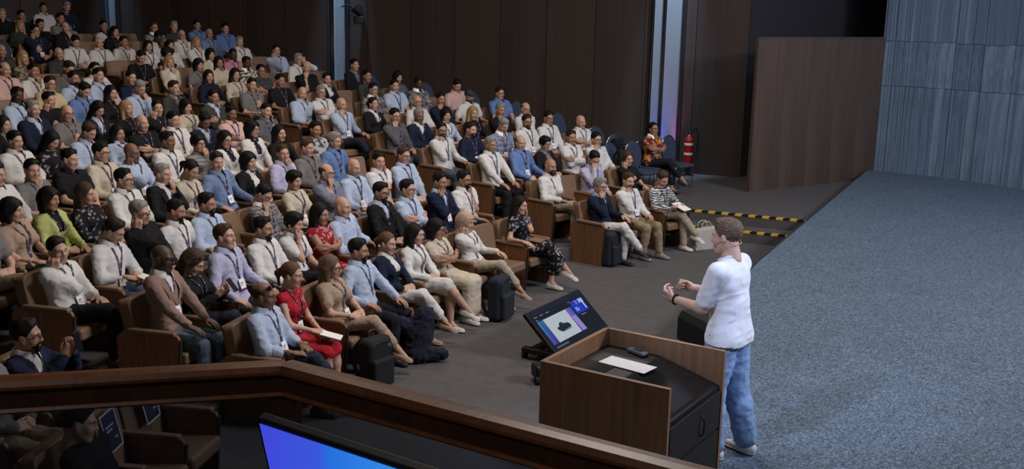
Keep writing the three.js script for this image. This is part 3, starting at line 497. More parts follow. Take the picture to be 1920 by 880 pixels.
function headMatrix(HC, yaw, pitch, roll, s = 1) { const m = new THREE.Matrix4().makeRotationFromEuler(new THREE.Euler(pitch, yaw, roll, 'YXZ')); m.scale(V(s, s, s)); m.setPosition(HC); return m; }
const lodScale = (l) => (l < 2 ? 1.05 : l === 2 ? 1.01 : 0.97);
function seatedJoints(o) {
  const { fem, R2 } = o; let L = o.lean ?? 0.17; if (o.dh < -0.04) L += Math.min(0.22, (-o.dh - 0.04) * 2.2);
  const S = Math.atan2(o.dx, 0.62), pel0 = V(0, 0.545, 0), u = V(Math.sin(S), Math.cos(L) * Math.cos(S), -Math.sin(L)).normalize(), F = V(0, Math.sin(L), Math.cos(L)), X = u.clone().cross(F).normalize(); F.copy(X).cross(u).normalize();
  const hs = (fem ? 0.97 : 1.0) * (lodScale(o.lod)), sp = THREE.MathUtils.clamp((1.17 + o.dh - 0.545 - 0.148) / (0.5 * u.y), 0.84, 1.14), len = 0.5 * sp;
  const build = (pel) => {
    const A = (t, f = 0, x = 0) => pel.clone().addScaledVector(u, t).addScaledVector(F, f).addScaledVector(X, x);
    const nb = A(len), waist = A(0.15 * sp), chest = A(0.33 * sp), w = fem ? 0.158 : 0.182 * (0.6 + 0.4 * (o.build ?? 1));
    const HC = nb.clone().addScaledVector(u, 0.085).add(V(0, 0.065, 0.042 + (o.pitch > 0.2 ? 0.025 : 0)));
    return { pel, u, F, X, nb, waist, chest, HC, sh: [A(len - 0.058, 0.005, -w), A(len - 0.058, 0.005, w)] };
  };
  let J = build(pel0); const dz = -J.HC.z; J = build(pel0.clone().add(V(0, 0, dz)));
  const hm = headMatrix(J.HC, o.yaw, o.pitch, o.roll, hs), hz = V(0, 0, 1).applyAxisAngle(Y_, o.yaw);
  J.hm = hm; J.hz = hz; const p = J.pel;
  // arms: [right (-x), left (+x)]
  J.el = []; J.wr = []; J.hf = []; J.hp = []; J.hs = [];
  for (const i of [0, 1]) {
    const s = i ? 1 : -1, c = o.arms[i], HC = J.HC, k = (x, y, z) => V(s * x, y, z), B = (x, y, z) => V(s * x, y, z + p.z), hd = (x, y, f) => HC.clone().add(V(s * x, y, 0)).addScaledVector(hz, f);
    const t = {
      l: [B(0.10, 0.665, 0.27), k(0.6, -0.4, -0.6), k(-0.45, -0.12, 0.9), k(-0.1, -1, 0), 'rest'], t: [B(0.14, 0.665, 0.33), k(0.7, -0.3, -0.4), k(-0.1, -0.3, 0.95), k(0, -1, -0.2), 'rest'],
      g: [B(0.088, 0.66, 0.235 + 0.01 * i), k(0.8, -0.4, -0.4), k(-0.85, -0.1, 0.5), k(0.15, -0.55, -0.8), 'half'], a: [B(0.285, 0.69, 0.20), k(0.5, -0.8, -0.4), k(-0.1, -0.2, 1), k(-0.1, -1, -0.1), 'rest'],
      x: [V(-s * 0.105, J.chest.y - 0.055 + 0.02 * i, J.chest.z + (fem ? 0.20 : 0.185) + 0.02 * i), k(0.9, -0.6, 0.1), k(-1, 0.15, -0.25), k(-0.2, 0.1, -1), 'rest'],
      c: [hd(0.055, -0.185, 0.075), k(0.25, -1, 0.25), k(-0.35, 0.92, 0.05), V(0, 0, 0).addScaledVector(hz, -1), 'fist'], k: [hd(0.092, -0.165, 0.03), k(0.3, -1, 0.3), k(-0.08, 0.97, 0.15), k(-0.9, 0, -0.4), 'half'],
      m: [hd(0.06, -0.155, 0.105), k(0.3, -1, 0.3), k(-0.45, 0.85, 0.02), V(0, 0, 0).addScaledVector(hz, -1), 'fist'], e: [hd(0.10, -0.06, 0.075), k(0.6, -0.8, 0.3), k(-0.55, 0.8, 0.1), V(0, 0, 0).addScaledVector(hz, -1), 'half'],
      w: [B(0.075, 0.71, 0.285), k(0.7, -0.6, -0.2), k(-0.5, -0.25, 0.85), k(-0.3, -1, 0.1), 'hold'], p: [B(0.075, 0.82, 0.29), k(0.6, -0.8, 0), k(-0.35, 0.55, 0.75), k(-0.6, 0.3, -0.6), 'hold'], P: [B(0.055, 1.0, 0.33), k(0.6, -0.8, 0), k(-0.2, 0.85, 0.4), k(-0.6, 0.2, -0.6), 'hold'], r: [B(0.13, 0.69, 0.32), k(0.7, -0.6, -0.2), k(-0.35, 0, 0.95), k(-0.8, 0.5, 0), 'hold'],
    }[c];
    const W = t[0].clone(); const E = ik(J.sh[i], W, (fem ? 0.265 : 0.285), (fem ? 0.235 : 0.252), t[1]); J.wr.push(W); J.el.push(E); J.hf.push(t[2].clone().normalize()); J.hp.push(t[3].clone().normalize()); J.hs.push(t[4]);
  }
  // legs
  J.hip = [V(-0.09, 0.53, p.z + 0.02), V(0.09, 0.53, p.z + 0.02)]; const q = (x, y, z) => V(x, y, z + p.z);
  const jig = (R2() - 0.5) * 0.08;
  if (o.legs === 'c') { J.kn = [q(-0.015, 0.60, 0.44), q(0.07, 0.50, 0.44)]; J.an = [q(0.15, 0.27, 0.64), q(0.06, 0.092, 0.44 + jig)]; J.fd = [V(0.35, -0.35, 0.87).normalize(), V(0.05, 0, 1).normalize()]; J.fu = [V(0.13, 0.92, 0.33), V(0, 1, 0)]; }
  else { const w = fem ? 0.075 : 0.13; J.kn = [q(-w, 0.505, 0.44), q(w, 0.505, 0.44)]; J.an = [q(-w - 0.01, 0.092, 0.42 + jig), q(w + 0.01, 0.092, 0.46 - jig)]; J.fd = [V(-0.15, 0, 1).normalize(), V(0.15, 0, 1).normalize()]; J.fu = [V(0, 1, 0), V(0, 1, 0)]; }
  for (const i of [0, 1]) { const f = J.fd[i]; J.fu[i].addScaledVector(f, -f.dot(J.fu[i])).normalize(); }
  return J;
}

// ------------------------------------------------------------------ scene helpers
function thing(name, label, category, pos = [0, 0, 0], turn = 0, group = null) { const o = new THREE.Group(); o.name = numbered(name); o.position.set(...pos); o.rotation.y = turn; o.userData = { label, category }; if (group) o.userData.group = group; scene.add(o); return o; }
function part(parent, name, geo, mat, pos, rot) { const m = new THREE.Mesh(geo, mat); m.name = name; if (pos) m.position.set(...pos); if (rot) m.rotation.set(...rot); parent.add(m); return m; }
function struct(name, geo, mat, label) { const m = new THREE.Mesh(geo, mat); m.name = name; m.userData = { kind: 'structure', label, category: name.split('_')[0] }; scene.add(m); return m; }
const rbox = (w, h, d, r = 0.01, s = 2) => new RoundedBoxGeometry(w, h, d, s, r);
const box = (w, h, d) => new THREE.BoxGeometry(w, h, d);
const cyl = (r0, r1, h, n = 16) => new THREE.CylinderGeometry(r0, r1, h, n);
function tube(pts, r, seg = 16, n = 8) { return new THREE.TubeGeometry(new THREE.CatmullRomCurve3(pts.map((p) => V(...p))), seg, r, n); }
const ROWC = [13.548, -5.171], ROW0 = 16.475, PITCH = 0.9507;
const RH = [0, 0.204, 0.397, 0.577, 0.745, 0.902, 1.047, 1.179, 1.3, 1.412, 1.504, 1.624, 1.762, 1.917, 2.041, 2.165, 2.274];
const rowR = (k) => ROW0 + k * PITCH, rowH = (k) => (k < 0 ? 0 : RH[k]);
const rowPos = (k, th, dr = 0) => [ROWC[0] + (rowR(k) + dr) * Math.cos(th), rowH(k), ROWC[1] + (rowR(k) + dr) * Math.sin(th)];
const rowTurn = (th) => Math.atan2(-Math.cos(th), -Math.sin(th));
function planar(g, s = 1) { // uv in metres from the two largest axes of each face
  const q = g.index ? g.toNonIndexed() : g; q.computeVertexNormals(); const p = q.attributes.position, n = q.attributes.normal, uv = new Float32Array(p.count * 2);
  for (let i = 0; i < p.count; i++) { const ax = Math.abs(n.getX(i)), ay = Math.abs(n.getY(i)), az = Math.abs(n.getZ(i)); let a, b; if (ay >= ax && ay >= az) { a = p.getX(i); b = p.getZ(i); } else if (ax > az) { a = p.getZ(i); b = p.getY(i); } else { a = p.getX(i); b = p.getY(i); } uv[2 * i] = a * s; uv[2 * i + 1] = b * s; }
  q.setAttribute('uv', new THREE.BufferAttribute(uv, 2)); return q;
}
function prismXZ(pts, y0, y1) { const s = new THREE.Shape(pts.map(([x, z]) => new THREE.Vector2(x, -z))); const g = new THREE.ExtrudeGeometry(s, { depth: y1 - y0, bevelEnabled: false }); g.rotateX(-Math.PI / 2); g.translate(0, y0, 0); return g; }
lights();

// ------------------------------------------------------------------ the setting
// front floor and the tiers
struct('floor', planar(prismXZ([[-30, 7], [24, 7], [24, -30], [-30, -30]], -0.3, 0), 0.8), M('carpet'), 'dark brown carpet on the flat floor before the stage');
for (let k = 1; k <= 16; k++) {
  const r0 = rowR(k) - 0.67, r1 = k < 16 ? rowR(k + 1) - 0.67 : rowR(k) + 9, h = rowH(k), a0 = 3.05, a1 = k <= 4 ? 4.075 : 4.2, n = 48;
  const s = []; for (let i = 0; i <= n; i++) { const a = a0 + (a1 - a0) * i / n; s.push([ROWC[0] + r1 * Math.cos(a), ROWC[1] + r1 * Math.sin(a)]); } for (let i = n; i >= 0; i--) { const a = a0 + (a1 - a0) * i / n; s.push([ROWC[0] + r0 * Math.cos(a), ROWC[1] + r0 * Math.sin(a)]); }
  const t = struct(k === 1 ? 'floor_tier' : 'floor_tier_' + String(k - 1).padStart(3, '0'), planar(prismXZ(s.reverse(), -0.1, h), 0.8), M('carpet'), 'carpeted seating tier, step ' + k + ' up from the front floor');
  t.userData.category = 'floor';
}
// side landing with two steps edged in hazard tape
{
  const A = [2.95, -18.52], B = [5.3, -17.55], dx = (B[0] - A[0]), dz = (B[1] - A[1]), L = Math.hypot(dx, dz), ux = dx / L, uz = dz / L, px = -uz, pz = ux; // p points to the camera side
  const q = (s, t) => [A[0] + ux * s + px * t, A[1] + uz * s + pz * t];
  const land = struct('floor_landing', planar(prismXZ([q(0, 0), q(L, 0), [9.5, -21.5], [9.5, -26], [2.0, -25], [1.2, -21.5]], 0.0, 0.4), 0.8), M('carpet'), 'raised carpeted landing beside the stage at the head of two steps'); land.userData.category = 'floor';
  const step = struct('floor_step', planar(prismXZ([q(0.05, 0.42), q(L, 0.42), q(L, 0.0), q(0.05, 0.0)], 0.0, 0.2), 0.8), M('carpet'), 'low carpeted step below the side landing'); step.userData.category = 'step';
  for (const [t0, y, par] of [[0, 0.4, land], [0.42, 0.2, step]]) {
    const n = 22; for (let i = 0; i < n; i++) { const s0 = L * i / n, w = L / n, sk = 0.035; const g = prismXZ([q(s0, t0 + 0.004), q(s0 + w, t0 + 0.004), q(s0 + w + sk, t0 - 0.055), q(s0 + sk, t0 - 0.055)], y, y + 0.004); part(par, i % 2 ? 'black_tape_stripe' : 'yellow_tape_stripe', g, M(i % 2 ? 'tapeblack' : 'tape'));
      const f = prismXZ([q(s0, t0 + 0.004), q(s0 + w, t0 + 0.004), q(s0 + w, t0 + 0.0), q(s0, t0 + 0.0)], y - 0.035, y); part(par, i % 2 ? 'black_tape_stripe' : 'yellow_tape_stripe', f, M(i % 2 ? 'tapeblack' : 'tape')); }
  }
}
// stage
const SH = 0.58;
{
  const E0 = [-1.6, -3.0], E1 = [7.55, -22.75];
  struct('floor_stage', planar(prismXZ([E0, [0.02, -6.5], [1.72, -10.39], [3.24, -13.88], E1, [22, -24], [22, 5], [-1.6, 5]], 0, SH), 0.26), M('stage'), 'raised stage covered in speckled grey blue carpet').userData.category = 'stage';
  const pts = [E0, [0.02, -6.5], [1.72, -10.39], [3.24, -13.88], E1]; const g = [];
  for (let i = 0; i < 4; i++) { const a = pts[i], b = pts[i + 1], l = Math.hypot(b[0] - a[0], b[1] - a[1]); const q = box(l, 0.03, 0.03); q.rotateY(-Math.atan2(b[1] - a[1], b[0] - a[0])); q.translate((a[0] + b[0]) / 2, SH - 0.012, (a[1] + b[1]) / 2); g.push(q); }
  struct('trim_1', mergeGeometries(g), M('stageside'), 'dark edge trim along the stage front').userData.category = 'trim';
}
// walls: closed room, boards as parts
function wallRun(name, a, b, h, label, mats, boardW, gapM = 'wallgap', thick = 0.3, y0 = 0) {
  const dx = b[0] - a[0], dz = b[1] - a[1], L = Math.hypot(dx, dz), ang = -Math.atan2(dz, dx); // inside of the room lies on the +normal side (dz, -dx turned by sign below)
  const back = box(L, h, thick); const w = struct(name, planar(back.translate(0, h / 2, -thick / 2 - 0.03), 0.5), M(gapM), label); w.position.set((a[0] + b[0]) / 2, y0, (a[1] + b[1]) / 2); w.rotation.y = ang;
  if (mats) { const n = Math.round(L / boardW), bw = L / n; const geos = {}; const rows = 3; for (let i = 0; i < n; i++) { const hh = h; const key = 'g'; geos[key] ??= box(bw - 0.012, hh, 0.03); part(w, 'panel', geos[key], M(mats[(i * 7 + (i >> 1)) % mats.length]), [-L / 2 + bw * (i + 0.5), h / 2, -0.015]); } }
  return w;
}
wallRun('wall_right', [-11.5, -28.11], [4.7, -22.18], CEIL, 'dark brown wood panelled side wall behind the seating', ['wall', 'wall1', 'wall2', 'wall1', 'wall'], 1.05);
wallRun('wall_corner', [4.7, -22.18], [10.5, -26.5], CEIL, 'dark wall in the recess beside the stage', null, 1, 'darkwall');
wallRun('wall_back', [-28, -8], [-11.5, -28.11], CEIL, 'dark wood panelled wall behind the last seating tier', ['wall2', 'wall'], 1.2);
wallRun('wall_left', [-8, 6.5], [-28, -8], CEIL, 'dark wood panelled wall on the balcony side', null, 1.2, 'wall2');
wallRun('wall_near', [21.5, 6.5], [-8, 6.5], CEIL, 'dark wall behind the balcony', null, 1.2, 'wall2');
wallRun('wall_stage_side', [21.5, -14], [21.5, 6.5], CEIL, 'dark wall at the stage side', null, 1.2, 'darkwall');
struct('ceiling', prismXZ([[-28.5, 7], [22, 7], [22, -28.5], [-28.5, -28.5]], CEIL, CEIL + 0.3), M('ceiling'), 'dark ceiling over the hall');
// grey board-marked wall behind the stage
{
  const R0 = rng(77), pts = [[7.5, -22.45], [8.75, -21.5], [9.72, -20.35], [10.4, -19.2], [11.2, -17.9], [14, -15.2], [21.5, -13.9]];
  const c = new THREE.CatmullRomCurve3(pts.map(([x, z]) => V(x, 0, z)), false, 'centripetal'); const L = c.getLength();
  const backPts = []; for (let i = 0; i <= 40; i++) { const p = c.getPointAt(i / 40); backPts.push([p.x, p.z]); } const off = backPts.map(([x, z], i) => { const t = c.getTangentAt(i / 40); return [x + t.z * 0.32, z - t.x * 0.32]; });
  const w = struct('wall_stage', planar(prismXZ([...backPts, ...off.reverse()], 0, CEIL), 0.5), M('concrete1'), 'tall grey board-marked wall curving behind the stage');
  const H0 = [0.0, 2.35, 3.25, CEIL]; let s = 0; const cache = {};
  while (s < L - 0.3) {
    const wide = s > 6 ? 0.6 : [0.05, 0.07, 0.10, 0.16, 0.22, 0.13][Math.floor(R0() * 6)] * (s < 0.55 ? 0.55 : 1), p = c.getPointAt(Math.min(1, (s + wide / 2) / L)), t = c.getTangentAt(Math.min(1, (s + wide / 2) / L)), d = [0.012, 0.022, 0.034, 0.048][Math.floor(R0() * 4)], jog = (R0() - 0.5) * 0.03;
    for (let j = 0; j < 3; j++) { const y0 = H0[j] + (j ? jog * (j === 1 ? 0.25 : 1) : 0), y1 = H0[j + 1] + (j < 2 ? jog * (j === 0 ? 0.25 : 1) : 0); const m = part(w, 'board', box(wide - 0.006, y1 - y0 - 0.01, d), M('concrete' + Math.floor(R0() * 3)), [p.x - t.z * d / 2, (y0 + y1) / 2, p.z + t.x * d / 2], [0, -Math.atan2(t.z, t.x), 0]); }
    s += wide;
  }
}
// freestanding wood slab by the steps
{
  const a = [4.5, -20.42], b = [7.52, -22.42], L = Math.hypot(b[0] - a[0], b[1] - a[1]), h = 2.92;
  const t = thing('partition_panel', 'tall plain brown wooden partition beside the grey stage wall', 'partition', [(a[0] + b[0]) / 2, 0.4, (a[1] + b[1]) / 2], -Math.atan2(b[1] - a[1], b[0] - a[0]));
  const n = 5; for (let i = 0; i < n; i++) part(t, 'board', box(L / n - 0.004, h - 0.02, 0.05), M('slab'), [-L / 2 + L / n * (i + 0.5), h / 2 - 0.01, 0]);
  part(t, 'edge_trim', box(L + 0.03, 0.02, 0.07), M('slab'), [0, h - 0.01, 0]); part(t, 'edge_trim', box(0.02, h, 0.07), M('slab'), [-L / 2 - 0.01, h / 2, 0]);
}
// steel clad columns along the side wall with coloured uplighters
function wallAt(x) { return -23.9 + 0.366 * x; }
function column(x, name, label, w1, w2, gap, base, colours) {
  const z = wallAt(x), t = thing(name, label, 'column', [x, base, z], -Math.atan2(5.93, 16.2)); const h = CEIL - base;
  part(t, 'core', box(w1 + w2 + gap + 0.16, h, 0.05), M('blackmatte'), [0, h / 2, 0.035]);
  const x0 = -(w1 + w2 + gap) / 2;
  part(t, 'steel_sheet', rbox(w1, h, 0.03, 0.008), M('steel'), [x0 + w1 / 2, h / 2, 0.075]); part(t, 'steel_sheet', rbox(w2, h, 0.03, 0.008), M('steel'), [x0 + w1 + gap + w2 / 2, h / 2, 0.075]);
  for (const q of [x0 - 0.02, x0 + w1 + 0.02, x0 + w1 + gap - 0.02, x0 + w1 + gap + w2 + 0.02]) part(t, 'steel_rib', box(0.016, h, 0.03), M('chrome'), [q, h / 2, 0.105]);
  return t;
}
column(3.14, 'clad_column', 'steel clad wall column lit blue and magenta beside the fire extinguisher', 0.17, 0.32, 0.08, 0.3);
column(-4.06, 'clad_column', 'narrow steel clad wall column with a black spotlight on a bracket', 0.02, 0.28, 0.02, 1.0);
column(-10.1, 'clad_column', 'steel clad wall column behind the topmost seating tiers', 0.03, 0.21, 0.04, 1.5);
function uplight(x, dz, base, colour, power, tgt, label) { const z = wallAt(x) + dz; const g = spotLamp('uplighter', label, [x, base, z], [x + tgt[0], base + 3, z + tgt[1]], colour, power, 0.35, 0.8, 2); return g; }
uplight(3.02, 0.28, 0.55, 0x2a3cff, 8, [0.0, -0.16], 'small floor uplighter washing the column blue');
uplight(3.36, 0.28, 0.55, 0xd050c8, 9, [0.0, -0.16], 'small floor uplighter washing the column magenta');
uplight(-4.3, 0.24, 1.6, 0x2a4cff, 12, [0.0, -0.14], 'small floor uplighter washing the narrow column blue');
for (const [x, c, p] of [[3.2, 0x9cc8ea, 220], [-4.05, 0x9cc4e6, 190], [-10.1, 0x9cc4f0, 120]]) spotLamp('column_downlight', 'small cool downlight over the wall column', [x, 7.4, wallAt(x) + 0.75], [x, 2.6, wallAt(x) + 0.08], c, p, 0.22, 0.9, 2).userData.label = 'small cool downlight over the wall column by ' + (x > 0 ? 'the steps' : x > -6 ? 'the middle tiers' : 'the top tiers');
// spotlight bracket on the narrow column
{
  const t = thing('bracket_spotlight', 'small black spotlight clamped to the steel column', 'light fixture', [-3.72, 3.58, wallAt(-3.72) + 0.25], 0.3);
  part(t, 'arm', tube([[-0.25, 0.08, -0.05], [-0.12, 0.12, 0.02], [0, 0.06, 0]], 0.015), M('fixture')); part(t, 'body', cyl(0.09, 0.08, 0.28, 18), M('fixture'), [0.1, 0, 0], [0.3, 0, 0.9]); part(t, 'yoke', new THREE.TorusGeometry(0.13, 0.014, 8, 20, Math.PI), M('fixture'), [0.1, 0, 0], [0, 0.4, 0]); part(t, 'base', rbox(0.22, 0.16, 0.16, 0.02), M('fixture'), [0.14, -0.2, 0]);
}
// balcony railing with glass, in front of the camera
{
  const pts = [V(-3.6, 0, -3.32), V(-0.869, 0, -3.996), V(1.62, 0, -2.44)];
  const names = ['dark wooden balcony railing over tinted glass, left run up to the corner post', 'dark wooden balcony railing over tinted glass, run sloping past the lectern'];
  for (const i of [0, 1]) {
    const a = pts[i], b = pts[i + 1], d = b.clone().sub(a), L = d.length(), t = thing('balcony_railing', ['dark wooden balcony railing with glass in front of the side seats', 'dark wooden balcony railing with glass in front of the lectern'][i], 'railing', [(a.x + b.x) / 2, 1.4, (a.z + b.z) / 2], -Math.atan2(d.z, d.x));
    const prof = (p) => { const s = new THREE.Shape(p.map(([x, y]) => new THREE.Vector2(x, y))); const g = new THREE.ExtrudeGeometry(s, { depth: L, bevelEnabled: false }); g.rotateY(Math.PI / 2); g.translate(-L / 2, 0, 0); return planar(g, 1.2); };
    part(t, 'handrail', prof([[-0.045, 1.055], [0.045, 1.055], [0.056, 1.066], [0.056, 1.078], [0.04, 1.096], [0, 1.1], [-0.04, 1.096], [-0.056, 1.078], [-0.056, 1.066]]), M('rail'));
    part(t, 'fascia', prof([[-0.035, 0.985], [0.035, 0.985], [0.035, 1.055], [-0.035, 1.055]]), M('raildark'));
    part(t, 'moulding', prof([[-0.042, 0.97], [0.042, 0.97], [0.048, 0.978], [0.042, 0.99], [-0.042, 0.99], [-0.048, 0.978]]), M('rail'));
    part(t, 'glass_pane', box(L - 0.08, 0.9, 0.008), M('pane'), [0, 0.52, 0]);
    part(t, 'bottom_rail', rbox(L, 0.09, 0.08, 0.01), M('raildark'), [0, 0.045, 0]);
    const m = i ? [-L / 2 + 0.03, L / 2 - 0.03, 0.62] : [-L / 2 + 0.03, L / 2 - 0.03]; for (const x of m) part(t, 'mullion', rbox(0.06, 0.98, 0.06, 0.008), M('raildark'), [x, 0.49, 0]);
  }
  const f = struct('floor_balcony', prismXZ([[-3.6, -3.32], [-0.869, -3.996], [1.62, -2.44], [1.62, 4], [-3.6, 4]], 1.2, 1.4), M('carpet'), 'balcony floor behind the railing'); f.userData.category = 'floor';
}
const SEATS = [
  [0, [[3.2379, 3.2728, 3.3077], [3.4198, 3.4523, 3.4994, 3.5346, 3.5721, 3.6073, 3.6398, 3.6796, 3.7186, 3.7576], [3.876, 3.9185, 3.9705]]],
  [1, [[3.263, 3.2958], [3.4087, 3.4394, 3.4708, 3.511, 3.5435, 3.5736, 3.6043, 3.6481, 3.6815, 3.7234, 3.7551], [3.873, 3.9037, 3.9344, 3.9825]]],
  [2, [[3.2556, 3.2869], [3.3966, 3.4396, 3.4687, 3.4978, 3.5268, 3.5558, 3.5849, 3.617, 3.6531, 3.6842, 3.7136, 3.7437], [3.8529, 3.892, 3.9246, 3.9595, 3.9937]]],
  [3, [[3.4003, 3.4276, 3.4551, 3.4828, 3.514, 3.5458, 3.5731, 3.6008, 3.6297, 3.664, 3.6917, 3.7206, 3.7503], [3.8451, 3.8811, 3.9217, 3.9513, 3.979, 4.0214]]],
  [4, [[3.4678, 3.4941, 3.5218, 3.5481, 3.5745, 3.6052, 3.6324, 3.6588, 3.6852, 3.7125, 3.7498], [3.8375, 3.8652, 3.8971, 3.9297, 3.9629, 3.9939]]],
  [5, [[3.5278, 3.5548, 3.5819, 3.6065, 3.6316, 3.6568, 3.6842, 3.7094, 3.7435], [3.8212, 3.8553, 3.8804, 3.9056, 3.9319, 3.9655, 4.0017]]],
  [6, [[3.5587, 3.5828, 3.6071, 3.6316, 3.6558, 3.6817, 3.707, 3.7323], [3.8162, 3.8403, 3.8655, 3.8931, 3.9172, 3.9411, 3.9648, 3.9889]]],
  [7, [[3.6059, 3.6293, 3.656, 3.6792, 3.7024, 3.7318], [3.8035, 3.8306, 3.8537, 3.8765, 3.8993, 3.9224, 3.9535]]],
  [8, [[3.6375, 3.6592, 3.681, 3.7032, 3.727], [3.7945, 3.8191, 3.8435, 3.8657, 3.8879, 3.9127, 3.9375]]],
  [9, [[3.6576, 3.679, 3.7051, 3.7264], [3.7882, 3.8127, 3.8341, 3.858, 3.883, 3.9079, 3.9309]]],
  [10, [[3.6754, 3.6975, 3.7196], [3.7901, 3.8107, 3.831, 3.8514, 3.8718, 3.8923, 3.9129]]],
  [11, [[3.7055, 3.7268, 3.748], [3.7989, 3.8195, 3.8393, 3.8616, 3.8815, 3.9013, 3.9224]]],
  [12, [[3.7202], [3.7826, 3.8018, 3.8217, 3.8504, 3.8711, 3.8952]]],
  [13, [[3.7401], [3.773, 3.7955, 3.814, 3.832, 3.85, 3.8682, 3.8866, 3.9052, 3.9295]]],
  [14, [[3.7774, 3.7946, 3.812, 3.8294, 3.8474, 3.8653]]],
];
